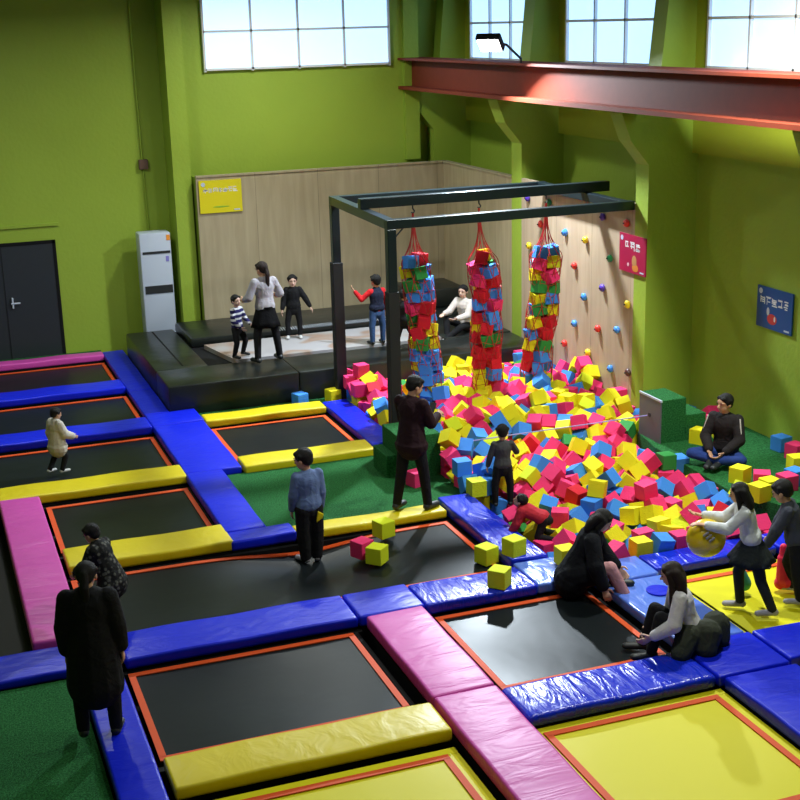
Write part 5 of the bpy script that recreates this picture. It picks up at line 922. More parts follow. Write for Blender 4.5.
rest = BM(); ri = {c: k for k, c in enumerate(FC)}
random.seed(11)
def zone(x, y):
    if y < 12.75 and x < 9.0: return 'along the front pads'
    if x > 8.95 and y < 15.75: return 'on the green block'
    if y > 19.0: return 'against the black platform'
    if x > 8.9: return 'below the climbing wall'
    if x < 6.95 and y < 15.8: return 'by the creased pad left of the pit'
    if y > 17.4: return 'around the hanging nets'
    return 'in the middle of the foam pit'
for i in range(len(PILE)//8):
    v = PILE[i*8:i*8+8]; p = Vector(v[:3])/1000; q = Quaternion([a/1000 for a in v[3:7]]); q.normalize()
    c = colour_of(i)
    if v[7] == 2:
        zn = zone(p.x, p.y)
        place_words(cube(c, p, q, 'foam cube', c+' foam cubes '+zn), c, p)
    else:
        M4 = Matrix.Translation(p) @ q.to_matrix().to_4x4() @ Matrix.Diagonal((.2, .2, .2, 1))
        r = bmesh.ops.create_cube(rest, size=1, matrix=M4)
        for f in set(f for vv in r['verts'] for f in vv.link_faces): f.material_index = ri[c]
for (c, wd), L_ in BUCKET.items():
    L_.sort(key=lambda t_: t_[0])
    for k, (d_, o) in enumerate(L_): o['label'] = (ORD[k]+' ' if len(L_) > 1 else '')+c+' foam cube '+wd
# loose cubes
def lc(col, px, py, z, rz, label, tilt=(0, 0)):
    p = at_z(px, py, z+.1); cube(col, p, Matrix.Rotation(rz, 3, 'Z').to_quaternion() @ Quaternion((1, 0, 0), tilt[0]), label)
lc('pink', 362, 548, -.03, .45, 'pink foam cube on the wide trampoline behind a lime one')
lc('lime', 377, 554, -.03, .75, 'lime foam cube on the wide trampoline in front of the pink cube')
lc('lime', 383.5, 528, .03, .32, 'lime foam cube at the far edge strap of the wide trampoline')
lc('lime', 486.5, 554, .0, .35, 'lime foam cube at the right corner of the wide trampoline')
lc('lime', 514, 546, .14, .3, 'lime foam cube on the creased blue pad at the pit edge')
lc('lime', 499.5, 577, .125, .75, 'lime foam cube on the creased blue pad between the trampolines')
lc('pink', 416, 478, .02, .3, 'pink foam cube on the turf behind the standing man')
lc('yellow', 382, 405, .12, .2, 'yellow foam cube at the end of the blue pad by the pit')
lc('blue', 300, 399, .02, .3, 'blue foam cube on the turf strip before the black platform')
lc('yellow', 333, 395, .02, .25, 'yellow foam cube on the turf strip before the black platform')
lc('pink', 372, 408, .02, .5, 'pink foam cube on the pit edge nearest the platform')
# ---------------- hanging nets ----------------
LAYER = 'first second third fourth fifth sixth seventh eighth ninth tenth eleventh twelfth thirteenth fourteenth fifteenth sixteenth'.split()
NETN = [0]; NET_HID = {6, 12, 24, 33, 41, 47, 50, 59, 62, 65, 68, 71, 72, 73, 76, 79, 82, 85, 91, 94, 97, 100, 106, 109, 110, 111}      # cubes on the far side of the nets
def net(label, side, path, layers, rad, r0):
    pts = [at_y(x, y, MY) for x, y in path]                 # axis from under the hook down
    top = Vector((pts[0].x, MY, FT))
    t = thing('hanging_net', label, 'net', (top.x, MY, 0), group=None)
    org = Vector((top.x, MY, 0))
    L = [0]
    for a, c in zip(pts, pts[1:]): L.append(L[-1]+(c-a).length)
    def ax(s):
        s = max(0, min(L[-1], s))
        for k in range(len(pts)-1):
            if s <= L[k+1]: return pts[k].lerp(pts[k+1], (s-L[k])/(L[k+1]-L[k]))
        return pts[-1]
    tot = L[-1]; cone = .60
    def rr(s): return .012+(rad-.012)*min(1, (s/cone))**2.5 if s < cone else rad*(1+.08*math.sin(s*7+r0))
    b = BM(); n = 9
    for sgn in (1, -1):
        for k in range(n):
            P = []
            for j in range(61):
                s_ = tot*j/60; a = 2*math.pi*k/n+sgn*(s_*1.25+.0)+r0
                P.append(ax(s_)-org+Vector((math.cos(a), math.sin(a), 0))*(rr(s_)+.012))
            tube(b, P, .006, 4)
    for j in range(14):
        s_ = cone+.1+(tot-cone-.1)*j/13; P = [ax(s_)-org+Vector((math.cos(a)*(rr(s_)+.012), math.sin(a)*(rr(s_)+.012), .02*math.sin(a*5))) for a in [2*math.pi*q/20 for q in range(21)]]
        tube(b, P, .005, 4)
    obj('netting', b, M['cord_red'], t)
    b = BM(); tube(b, [top-org+Vector((0, 0, -.12)), pts[0]-org+Vector((0, 0, -.02))], .018, 8); obj('rope', b, M['cord_red'], t)
    b = BM(); tube(b, [top-org, top-org+Vector((.0, 0, -.05)), top-org+Vector((.03, 0, -.09)), top-org+Vector((0, 0, -.13)), top-org+Vector((-.02, 0, -.1))], .012, 6); obj('hook', b, M['steel'], t)
    rnd = random.Random(int(r0*10)); s_ = cone-.03; k = 0
    while s_ < tot-.06:
        cs = layers[min(k, len(layers)-1)]; c0 = ax(s_); a0 = rnd.uniform(0, 2)
        m3 = 3 if k else 2
        for j in range(m3):
            a = a0+2*math.pi*j/m3; col = cs[j % len(cs)]
            p = c0+Vector((math.cos(a), math.sin(a), 0))*(.13 if m3 == 3 else .10)+Vector((0, 0, rnd.uniform(-.02, .02)))
            q = Matrix.Rotation(a+rnd.uniform(-.3, .3), 3, 'Z').to_quaternion() @ Quaternion((1, 0, 0), rnd.uniform(-.3, .3)) @ Quaternion((0, 1, 0), rnd.uniform(-.3, .3))
            NETN[0] += 1
            if NETN[0] in NET_HID:
                r = bmesh.ops.create_cube(rest, size=.188, matrix=Matrix.Translation(p) @ q.to_matrix().to_4x4())
                for f in set(f for vv in r['verts'] for f in vv.link_faces): f.material_index = ri[{'y': 'yellow', 'p': 'pink', 'b': 'blue', 'g': 'green', 'r': 'red', 'l': 'lime'}[col]]
                continue
            cube({'y': 'yellow', 'p': 'pink', 'b': 'blue', 'g': 'green', 'r': 'red', 'l': 'lime'}[col], p, q, {'y': 'yellow', 'p': 'pink', 'b': 'blue', 'g': 'green', 'r': 'red', 'l': 'lime'}[col]+' foam cube in the '+side+' hanging net, '+LAYER[k]+' layer down, '+('left' if (CR.dot(p)-CR.dot(c0)) < -.045 else 'right' if (CR.dot(p)-CR.dot(c0)) > .045 else 'middle'), 'foam cubes in the '+side+' hanging net', .188)
        s_ += .182; k += 1
net('red cord net full of foam cubes, the one nearest the steel posts', 'left', [(413, 222), (415, 262), (420, 300), (424, 345), (428, 375), (430, 402)], ['rb', 'byg', 'bgb', 'bb', 'ppr', 'bgr', 'yr', 'yyg', 'bb', 'byb', 'bb', 'yb', 'gyr'], .215, .3)
net('red cord net full of foam cubes, the middle one of three', 'middle', [(479, 220), (483, 262), (487, 300), (486, 345), (488, 375), (488, 402)], ['yr', 'gpb', 'bpr', 'yrb', 'ybp', 'brb', 'byr', 'gr', 'rr', 'rr', 'ryb', 'ryr', 'rr'], .225, 1.7)
net('red cord net full of foam cubes, the one nearest the climbing wall', 'right', [(546, 214), (546, 250), (544, 300), (538, 345), (536, 375), (536, 402)], ['bb', 'rpl', 'ryp', 'gg', 'yyb', 'bgy', 'ryr', 'bbr', 'gy', 'yrb', 'brb', 'gby', 'yg'], .225, 3.1)
tag(obj('foam_cube_heap', rest, list(FC.values())), 'remaining mixed yellow, pink and blue foam cubes filling the pit', 'foam cubes', kind='stuff')
# ---------------- turf-covered blocks by the pit ----------------
def steps(label, boxes, panel=None):
    x, y = boxes[0][0], boxes[0][2]; t = thing('turf_steps', label, 'steps', (x, y, -.36))
    for k, (x0, x1, y0, y1, z0, z1) in enumerate(boxes):
        b = BM(); box(b, x0-x, x1-x, y0-y, y1-y, z0+.36, z1+.36, .012); obj(['upper_step', 'lower_step'][k], b, M['turf'], t)
    if panel:
        x0, x1, y0, y1, z0, z1 = panel; b = BM(); box(b, x0-x, x1-x, y0-y, y1-y, z0+.36, z1+.36, .004); obj('side_panel', b, M['grey_panel'], t)['label'] = 'grey side panel with a pale edge'
        b = BM(); box(b, x0-x-.004, x1-x, y0-y-.01, y1-y+.01, z1+.36-.015, z1+.36+.012); obj('edge_trim', b, M['locker'], t)
        b = BM(); cyl(b, (x0-x-.01, (y0+y1)/2-y, 1.0), (x0-x, (y0+y1)/2-y, 1.0), .03, 12); obj('hand_hole', b, M['dark'], t)
steps('green turf-covered steps behind the standing man', [(5.72, 6.30, 15.79, 16.5, -.36, .61), (5.58, 5.72, 15.95, 16.5, -.36, .33)])
steps('green turf-covered steps with a grey side by the right wall', [(9.2, 9.58, 14.97, 15.53, -.36, .91), (9.58, 9.9, 14.97, 15.53, -.36, .66)], (9.18, 9.20, 14.97, 15.53, -.3, .90))
b = BM(); poly_prism(b, [(8.98, 12.9), (9.25, 12.32), (10.68, 12.32), (10.68, 15.6), (9.2, 15.6), (9.05, 14.9)], -.36, .30)
tag(obj('turf_block', b, M['turf']), 'low green turf block where the man in the striped jacket sits', 'block')
b = BM(); tube(b, [(6.31, 15.82, .42), (7.3, 15.62, .50), (8.3, 15.45, .56), (9.17, 15.30, .62)], .009, 6)
tag(obj('cord', b, M['cord_purple']), 'thin lilac cord stretched across the foam pit between the turf steps', 'cord')
b = BM(); tube(b, [(4.35, 24.3, .65), (4.38, 24.33, .2)], .008); b.free()
# ---------------- people ----------------
SKIN = mat('skin', (.56, .31, .20), .5, .4); SKIN2 = mat('skin_light', (.66, .42, .33), .5, .4)
HAIR = mat('black_hair', (.008, .007, .007), .62, .25, bump=(60, .4, 0, (6, 6, 1))); HAIRB = mat('dark_brown_hair', (.020, .011, .009), .6, .25, bump=(60, .4, 0, (6, 6, 1)))
EYE = mat('dark_eye', (.01, .01, .01), .2); LIP = mat('lips', (.40, .10, .09), .5)
def fab(name, col, rough=.85, var=.15): return mat(name, col, rough, .2, bump=(9, .45, .8), var=var, vscale=10)
def vn(a): return Vector(a).normalized()
def capsule(bm, a, b, ra, rb, side=None, flat=1.0, n=12):
    """tapered capsule; section squashed by `flat` across `side`"""
    a, b = Vector(a), Vector(b); d = b-a
    if d.length < 1e-5: d = Vector((0, 0, 1e-4))
    d.normalize()
    s = Vector(side) if side is not None else d.orthogonal()
    s = (s-d*s.dot(d)); s = s.normalized() if s.length > 1e-4 else d.orthogonal().normalized()
    t = d.cross(s); rings = []
    for th in (80, 50, 20, 0): rings.append((a-d*ra*math.sin(R(th)), ra*math.cos(R(th))))
    for th in (0, 20, 50, 80): rings.append((b+d*rb*math.sin(R(th)), rb*math.cos(R(th))))
    vs = [[bm.verts.new(c+s*(r*math.cos(2*math.pi*k/n))+t*(r*flat*math.sin(2*math.pi*k/n))) for k in range(n)] for c, r in rings]
    for i in range(len(vs)-1):
        for k in range(n): bm.faces.new((vs[i][k], vs[i][(k+1) % n], vs[i+1][(k+1) % n], vs[i+1][k]))
    bm.faces.new(vs[0][::-1]); bm.faces.new(vs[-1])
def grow(name, bm, m, voxel, smooth=3, parent=None):
    me = bpy.data.meshes.new(name); bmesh.ops.recalc_face_normals(bm, faces=bm.faces); bm.to_mesh(me); bm.free()
    o = bpy.data.objects.new(name, me); COL.objects.link(o)
    r = o.modifiers.new('r', 'REMESH'); r.mode = 'VOXEL'; r.voxel_size = voxel; r.use_smooth_shade = True
    s = o.modifiers.new('s', 'SMOOTH'); s.factor = .5; s.iterations = smooth
    dg = bpy.context.evaluated_depsgraph_get(); new = bpy.data.meshes.new_from_object(o.evaluated_get(dg)); o.modifiers.clear(); o.data = new
    new.materials.clear(); new.materials.append(m)
    for p in new.polygons: p.use_smooth = True; p.material_index = 0
    if parent is not None: o.parent = parent
    return o
def person(label, cat, h, loc, yaw, top, legs, hair='short', kid=False, spine=(0, 0, 1), look=(0, 1, 0), hipz=None,
           thR=(0, 0, -1), thL=(0, 0, -1), shR=(0, 0, -1), shL=(0, 0, -1), uaR=(.15, 0, -1), uaL=(-.15, 0, -1), faR=(0, .2, -1), faL=(0, .2, -1),
           ftR=(.1, 1, 0), ftL=(-.1, 1, 0), shoe=None, hair_m=None, skin=None, coat=None, skirt=None, hem=.03, sleeve=1.0, bulk=0, hood=False, socks=None, legbare=False, curl=.5, twist=0, scarf=None, girth=1.0, cover=0, hairlen=1.9, baggy=1.0):
    skin = skin or SKIN; hair_m = hair_m or HAIR
    hh = h*(.172 if kid else .138); g = girth*(1.08 if kid else 1.0)
    Lth, Lsh, ank = (h*.215, h*.205, h*.045) if kid else (h*.243, h*.235, h*.045)
    Lto = h*(.30 if kid else .295); Lua, Lfa = h*.16, h*.145
    up = vn(spine); X = Vector((math.cos(twist), math.sin(twist), 0)); X = (X-up*X.dot(up)).normalized(); F = up.cross(X)*1.0
    F = F if F.y > -.2 else -F
    hipw, shw = h*.052*g, h*(.098 if not kid else .090)*g
    hip = Vector((0, 0, 0)); HX = Vector((1, 0, 0))
    J = {}
    J['hR'] = hip+HX*hipw; J['hL'] = hip-HX*hipw
    for s, th, sh, ft in (('R', thR, shR, ftR), ('L', thL, shL, ftL)):
        J['k'+s] = J['h'+s]+vn(th)*Lth; J['a'+s] = J['k'+s]+vn(sh)*Lsh; J['t'+s] = J['a'+s]+vn(ft)*h*.10+Vector((0, 0, -ank*.45)) 
    neck = hip+up*Lto; J['sR'] = neck+X*shw-up*h*.012; J['sL'] = neck-X*shw-up*h*.012
    for s, ua, fa in (('R', uaR, faR), ('L', uaL, faL)):
        J['e'+s] = J['s'+s]+vn(ua)*Lua; J['w'+s] = J['e'+s]+vn(fa)*Lfa
    low = min(min(J['aR'].z, J['aL'].z)-ank, 0)
    if hipz is None: dz = -low
    else: dz = hipz
    for k in J: J[k] = J[k]+Vector((0, 0, dz))
    hip = Vector((0, 0, dz)); neck = neck+Vector((0, 0, dz))
    lk = vn(look); hup = (up*.55+Vector((0, 0, 1))*.6+lk*.0); hup = (hup-lk*hup.dot(lk)).normalized(); hx = lk.cross(hup).normalized()
    hc = neck+up*(h*.045)+hup*hh*.46+lk*hh*.06
    HR = Matrix((hx, lk, hup)).transposed()
    def hp(x, y, z): return hc+HR @ Vector((x*hh, y*hh, z*hh))
    vx = max(.0055, h*.0045)
    # --- body: one continuous surface
    b = BM()
    ell(b, hp(0, -.05, .10), (.365*hh, .44*hh, .40*hh), HR); ell(b, hp(0, .09, -.18), (.29*hh, .31*hh, .33*hh), HR)
    capsule(b, hp(0, .24, -.38), hp(0, .2, -.36), .11*hh, .13*hh)
    capsule(b, hp(0, .37, .02), hp(0, .46, -.12), .035*hh, .062*hh)
    for sx in (-1, 1):
        ell(b, hp(.37*sx, -.04, -.06), (.05*hh, .09*hh, .13*hh), HR); ell(b, hp(.16*sx, .30, .10), (.12*hh, .06*hh, .04*hh), HR)
    capsule(b, neck-up*h*.02, hp(0, -.05, -.25), h*.036*g, h*.030*g)
    mid = hip+up*Lto*.42; ch = hip+up*Lto*.78
    def torso(bm, e=0, lowz=0, g=g):
        capsule(bm, hip+up*(h*.085-lowz), mid, h*.088*g+e, h*.072*g+e, X, .72); capsule(bm, mid, ch, h*.072*g+e, h*.088*g+e, X, .70)
        capsule(bm, J['sL']-up*h*.008+X*h*.01, J['sR']-up*h*.008-X*h*.01, h*.032*g+e*.6, h*.032*g+e*.6); capsule(bm, hip-X*h*.036*g+up*(h*.07-lowz), hip+X*h*.036*g+up*(h*.07-lowz), h*.052*g+e, h*.052*g+e); capsule(bm, neck+up*h*.005, J['sL']+X*h*.02, h*.034+e*.3, h*.026+e*.4); capsule(bm, neck+up*h*.005, J['sR']-X*h*.02, h*.034+e*.3, h*.026+e*.4); capsule(bm, ch, neck-up*h*.02, h*.085*g+e, h*.045*g+e, X, .66)
    torso(b, 0, h*.085, g*.84)
    for s in 'RL':
        capsule(b, J['h'+s], J['k'+s], h*.052*g, h*.034*g); capsule(b, J['k'+s], J['k'+s].lerp(J['a'+s], .35), h*.033*g, h*.035*g); capsule(b, J['k'+s].lerp(J['a'+s], .35), J['a'+s], h*.035*g, h*.022*g)
        capsule(b, J['a'+s]-Vector((0, 0, ank*.35)), J['t'+s], h*.022, h*.020)
        capsule(b, J['s'+s], J['e'+s], h*.027*g, h*.021*g); capsule(b, J['e'+s], J['w'+s], h*.0215*g, h*.0145*g)
        # hand: palm, four fingers of unequal length, thumb from the side of the palm
        d = (J['w'+s]-J['e'+s]).normalized(); sg = 1 if s == 'R' else -1
        side = Vector((0, 1, 0)); side = (side-d*side.dot(d)); side = side.normalized() if side.length > .2 else (Vector((-sg, 0, 0))-d*d.x*-sg).normalized()
        nrm = d.cross(side).normalized()
        if nrm.x*sg > 0: nrm = -nrm                # palm faces the body
        q = h*(.0059 if not kid else .0056)*10     # palm length
        pc = J['w'+s]+d*q*.75
        capsule(b, J['w'+s]+d*q*.15, J['w'+s]+d*q*.95, q*.30, q*.42, side, .42)
        for i, (off, ln) in enumerate(((.36, .80), (.13, .92), (-.11, .86), (-.34, .66))):
            r0 = q*.115; a = J['w'+s]+d*q*1.0+side*off*q; b1 = a+(d+nrm*curl*.5).normalized()*q*ln*.55; b2 = b1+(d+nrm*curl*1.7).normalized()*q*ln*.5
            capsule(b, a, b1, r0, r0*.95, n=8); capsule(b, b1, b2, r0*.95, r0*.8, n=8)
        a = J['w'+s]+d*q*.35+side*q*.30; b1 = a+(d*.7+side*.8+nrm*.3).normalized()*q*.5; b2 = b1+(d+side*.15+nrm*.5).normalized()*q*.42
        capsule(b, a, b1, q*.15, q*.125, n=8); capsule(b, b1, b2, q*.125, q*.10, n=8)
    body = grow('person', b, skin, vx, 2)
    body.location = loc; body.rotation_euler = (0, 0, yaw); tag(body, label, cat)
    for sx in (-1, 1):
        b = BM(); ell(b, hp(.155*sx, .372, .035), (.062*hh, .03*hh, .026*hh), HR, 2); obj('eye', b, EYE, body, smooth=True)
        b = BM(); ell(b, hp(.16*sx, .375, .135), (.09*hh, .03*hh, .016*hh), HR, 2); obj('eyebrow', b, hair_m, body, smooth=True)
    b = BM(); ell(b, hp(0, .372, -.27), (.095*hh, .035*hh, .028*hh), HR, 2); obj('mouth', b, LIP, body, smooth=True)
    # --- hair
    b = BM(); ell(b, hp(0, -.10, .15), (.41*hh, .45*hh, .42*hh), HR); capsule(b, hp(-.2, .20, .33), hp(.2, .20, .33), .12*hh, .12*hh)
    capsule(b, hp(-.33, .02, .0), hp(-.34, -.1, .2), .07*hh, .14*hh); capsule(b, hp(.33, .02, .0), hp(.34, -.1, .2), .07*hh, .14*hh)
    ell(b, hp(0, -.24, -.05), (.33*hh, .26*hh, .30*hh), HR)
    dn = Vector((0, 0, -1)); back = -F
    def strand(pts, rs, fl=.6):
        for i in range(len(pts)-1): capsule(b, pts[i], pts[i+1], rs[i], rs[i+1], hx, fl)
    if hair == 'ponytail':
        a = hp(0, -.5, .12); strand([hp(0, -.42, .18), a, a+dn*hh*.55+back*hh*.18, a+dn*hh*1.35+back*hh*.12, a+dn*hh*1.75+back*hh*.05], [.13*hh, .15*hh, .19*hh, .16*hh, .06*hh], .8)
    if hair in ('long', 'bob'):
        e = hairlen if hair == 'long' else .62
        for x in (-.27, 0, .27):
            strand([hp(x, -.26, .1), hp(x*1.2, -.36, -.3), hp(x*1.2, -.36, -.3)+dn*hh*e*.55+back*hh*.16, hp(x*1.05, -.36, -.3)+dn*hh*e+back*hh*.1], [.27*hh, .27*hh, .26*hh, .12*hh], .85)
        for x in (-.36, .36): strand([hp(x, .06, .15), hp(x*1.08, .02, -.3), hp(x*1.15, -.02, -.3)+dn*hh*e*.7], [.15*hh, .16*hh, .10*hh], .9)
    if hair == 'bun': ell(b, hp(0, -.42, .38), (.2*hh, .2*hh, .2*hh))
    grow('hair', b, hair_m, max(.008, h*.006), 2, body)
    # --- clothes
    vg = max(.009, h*.0068); e = h*.011+bulk
    b = BM(); capsule(b, hip-up*h*.015, hip+up*h*.05, h*.080*g+h*.004, h*.076*g+h*.004, HX, .76)
    for s in 'RL':
        capsule(b, J['h'+s], J['k'+s], h*.054*g*(.5+.5*baggy), h*.041*g*baggy); capsule(b, J['k'+s], J['a'+s]+(J['k'+s]-J['a'+s])*(.04 if not legbare else .85), h*.041*g*baggy, h*.033*g*baggy)
    grow('trousers', b, legs, vg, 3, body)
    b = BM(); torso(b, e, h*hem)
    if coat:   # longer jacket or coat hem
        capsule(b, mid, hip-up*h*.01, h*.078*g+e, h*.098*g+e, X, .8)
        cd = vn(coat[:3]); capsule(b, hip, hip+cd*h*coat[3], h*.098*g+e, h*.105*g+e*1.4, X, .78)
    if cover:
        for s in 'RL': capsule(b, J['h'+s], J['h'+s].lerp(J['k'+s], cover), h*.062*g+e, h*.058*g+e)
    for s in 'RL':
        capsule(b, J['s'+s], J['e'+s], h*.029*g+e*.75, h*.026*g+e*.9); capsule(b, J['e'+s], J['e'+s].lerp(J['w'+s], .92*sleeve), h*.026*g+e, h*.020*g+e*.7)
    capsule(b, neck-up*h*.01, neck+up*h*.012, h*.042*g+e*.4, h*.036*g+e*.3)
    if hood: capsule(b, neck+back*h*.035, neck+back*h*.05-up*h*.03, h*.05, h*.05, X, .7)
    grow('jacket' if (coat or bulk > .006) else 'sweater', b, top, vg, 3, body)
    if skirt:
        m_, ln, fl = skirt; b = BM(); nn = 28; rings = []
        for j in range(5):
            t_ = j/4; c = hip+up*h*.04-up*0+Vector((0, 0, -1))*ln*h*t_
            rings.append([b.verts.new(c+X*math.cos(a)*h*(.092*g+fl*t_)*(1+.10*t_*math.sin(a*7))+Vector((-X.y, X.x, 0))*math.sin(a)*h*(.075*g+fl*t_)*(1+.10*t_*math.sin(a*7))) for a in [2*math.pi*k/nn for k in range(nn)]])
        for j in range(4):
            for k in range(nn): b.faces.new((rings[j][k], rings[j][(k+1) % nn], rings[j+1][(k+1) % nn], rings[j+1][k]))
        bmesh.ops.solidify(b, geom=b.faces[:], thickness=.008); obj('skirt', b, m_, body, smooth=True)
    for s in 'RL':
        b = BM(); t2 = J['t'+s]; a2 = J['a'+s]; ft = (t2-a2); heel = a2-ft.normalized()*h*.015-Vector((0, 0, ank*.35))
        capsule(b, heel, t2, h*.029, h*.027, ft.cross(Vector((0, 0, 1))), .8); capsule(b, a2, heel, h*.030, h*.028)
        grow('shoe', b, shoe or M['dark'], max(.006, h*.005), 2, body)
    body['joints'] = 0; del body['joints']
    return body, J, HR, hc, hh

BK = fab('black_cloth', (.010, .010, .012)); NAVY = fab('navy_cloth', (.012, .016, .035)); JEAN = fab('blue_denim', (.04, .085, .20)); DJEAN = fab('dark_blue_denim', (.02, .045, .20))
def face_yaw(deg): return R(deg)
def W(px, py, z): return at_z(px, py, z)
WSH = mat('white_shoe', (.55, .55, .55), .5); GSH = mat('grey_shoe', (.32, .30, .34), .6)
sweat = fab('pale_grey_knit', (.36, .34, .37))
person('woman in a pale grey sweater with a ponytail standing on the black platform', 'person', 1.70, W(268, 361.5, .5), R(12), sweat, BK, 'ponytail', hair_m=HAIRB,
       thR=(.22, 0, -1), thL=(-.20, 0, -1), shR=(.10, -.05, -1), shL=(-.05, -.05, -1), uaR=(.55, .1, -1), faR=(.3, .9, -.25), uaL=(-.45, .1, -1), faL=(.1, .9, -.3), look=(-.35, 1, -.25), bulk=.012, skirt=(BK, .20, .05), shoe=M['dark'], sleeve=.8)
st = fab('navy_and_white_striped_knit', (.02, .02, .09)); n, l, bs = nodes(st)
tc = n.new('ShaderNodeTexCoord'); sx = n.new('ShaderNodeSeparateXYZ'); mu = n.new('ShaderNodeMath'); mu.operation = 'MULTIPLY'; mu.inputs[1].default_value = 11.5
fr = n.new('ShaderNodeMath'); fr.operation = 'FRACT'; gt = n.new('ShaderNodeMath'); gt.operation = 'GREATER_THAN'; gt.inputs[1].default_value = .58; mx = n.new('ShaderNodeMixRGB')
mx.inputs[1].default_value = (.02, .018, .09, 1); mx.inputs[2].default_value = (.55, .55, .58, 1)
l.new(tc.outputs['Object'], sx.inputs[0]); l.new(sx.outputs['Z'], mu.inputs[0]); l.new(mu.outputs[0], fr.inputs[0]); l.new(fr.outputs[0], gt.inputs[0]); l.new(gt.outputs[0], mx.inputs[0]); l.new(mx.outputs[0], bs.inputs['Base Color'])
person('small boy in a navy and white striped sweater standing beside the woman on the platform', 'person', 1.12, W(239, 357, .5), R(-140), st, BK, kid=True, look=(.2, 1, 0), skin=SKIN2,
       thR=(.2, .25, -1), thL=(-.2, .35, -1), shR=(0, -.3, -1), shL=(-.05, -.35, -1), uaR=(.25, .2, -1), faR=(-.3, .8, -.7), uaL=(-.3, .3, -1), faL=(.2, .8, -.5))
person('boy in a black hooded jacket and white shoes facing the camera on the pale mat', 'person', 1.18, W(295, 338, .5), R(165), BK, BK, kid=True, look=(-.1, 1, -.1), skin=SKIN2,
       thR=(.2, .05, -1), thL=(-.12, 0, -1), uaR=(.3, 0, -1), faR=(.2, .3, -1), uaL=(-.6, 0, -1), faL=(-.5, .1, -.9), shoe=WSH, bulk=.010, hood=True)
vest, J, *_ = person('boy with red sleeves, navy vest and blue jeans behind the steel posts', 'person', 1.26, W(378, 344, .5), R(8), fab('red_knit', (.55, .015, .02)), JEAN, kid=True, look=(-.2, 1, -.1),
       thR=(.12, 0, -1), thL=(-.12, 0, -1), uaL=(-.8, .3, -.75), faL=(-.45, .5, .75), uaR=(.4, .1, -1), faR=(.1, .3, -1), shoe=M['dark'])
def vestmesh(body, h, J, m_, name='vest'):
    b = BM(); nk = (J['sR']+J['sL'])/2; hp_ = (J['hR']+J['hL'])/2; e = h*.021; X = (J['sR']-J['sL']).normalized(); c = hp_.lerp(nk, .45)
    capsule(b, hp_-X*h*.036+(nk-hp_)*.20, hp_+X*h*.036+(nk-hp_)*.20, h*.054+e*1.3, h*.054+e*1.3)
    capsule(b, hp_.lerp(nk, .26), c, h*.083+e, h*.078+e, X, .74); capsule(b, c, hp_.lerp(nk, .80), h*.078+e, h*.09+e, X, .72); capsule(b, hp_.lerp(nk, .8), nk, h*.085+e, h*.05+e, X, .68)
    grow(name, b, m_, .009, 3, body)
vestmesh(vest, 1.26, J, NAVY)
person('child in black clothes and white shoes half hidden behind the left hanging net', 'person', 1.12, W(405, 351, .5), R(-60), BK, BK, kid=True, look=(0, 1, -.2), thR=(.1, .5, -1), thL=(-.15, -.25, -1), shL=(0, -.3, -1), shoe=WSH, uaR=(.2, .6, -1), faR=(0, 1, -.2), bulk=.01)
person('young woman in a white cardigan sitting on the black platform between two hanging nets', 'person', 1.58, W(466, 331, .5), R(118), fab('cream_knit', (.60, .54, .50)), BK, 'short', hair_m=HAIR, skin=SKIN2, hipz=.11, spine=(0, .12, 1), look=(-.25, 1, -.05),
       thR=(.25, 1, .42), thL=(-.30, 1, .15), shR=(-.35, .35, -1), shL=(.35, .6, -.45), uaR=(.2, .75, -.8), faR=(-.3, .9, .05), uaL=(-.15, .6, -1), faL=(.25, 1, -.1), shoe=WSH, bulk=.008)
dark_red = fab('dark_maroon_cloth', (.022, .008, .012))
man, J, HR_, hc, hh = person('man in dark jacket and trousers standing on the yellow pad looking at his hands', 'person', 1.73, W(413, 510, .10), R(-55), dark_red, BK, look=(.5, 1, -.5), spine=(0, .03, 1),
       thR=(.10, .16, -1), thL=(-.10, -.10, -1), shR=(.08, .06, -1), shL=(-.09, -.16, -1), uaR=(.2, .35, -1), faR=(-.25, 1, .12), uaL=(-.1, .4, -1), faL=(.30, 1, .15), bulk=.012, coat=(0, 0, -1, .015), curl=1.0, skin=SKIN)
b = BM(); c = (J['wR']+J['wL'])/2+Vector((.0, .10, .045)); box(b, c.x-.04, c.x+.04, c.y-.006, c.y+.006, c.z-.06, c.z+.07, .005); o = obj('phone', b, M['dark'], loc=tuple(c)); 
o.matrix_world = Matrix.Translation(man.location) @ Matrix.Rotation(man.rotation_euler.z, 4, 'Z') @ Matrix.Translation(c) @ Matrix.Rotation(R(-35), 4, 'X')
tag(o, 'dark phone held up in both hands by the standing man', 'phone')
bluesw = fab('blue_grey_sweater', (.13, .19, .38))
boy, J, *_ = person('boy in a blue-grey sweater standing on the wide black trampoline', 'person', 1.42, W(311, 551.5, 0)+Vector((0, 0, -.128)), R(8), bluesw, BK, kid=True, look=(-.75, 1, -.35), spine=(0, .02, 1),
       thR=(.04, .02, -1), thL=(-.02, 0, -1), shR=(-.06, -.05, -1), shL=(.06, 0, -1), uaR=(.12, 0, -1), uaL=(-.16, .1, -1), faR=(0, .15, -1), faL=(.02, .35, -1), bulk=.007, baggy=1.3, shoe=GSH, ftR=(.5, .9, 0), ftL=(-.3, 1, 0))
b = BM()
pa = J['hR'].lerp(J['kR'], .22)
for k in range(4): capsule(b, pa+Vector((-.03+.02*k, -.098, -.07+.01*k)), pa+Vector((-.01+.018*k, -.098, .04-.012*k)), .010, .012)
grow('trouser_print', b, M['yellow'], .006, 1, boy)['label'] = 'yellow printed motif on the back of the right thigh'
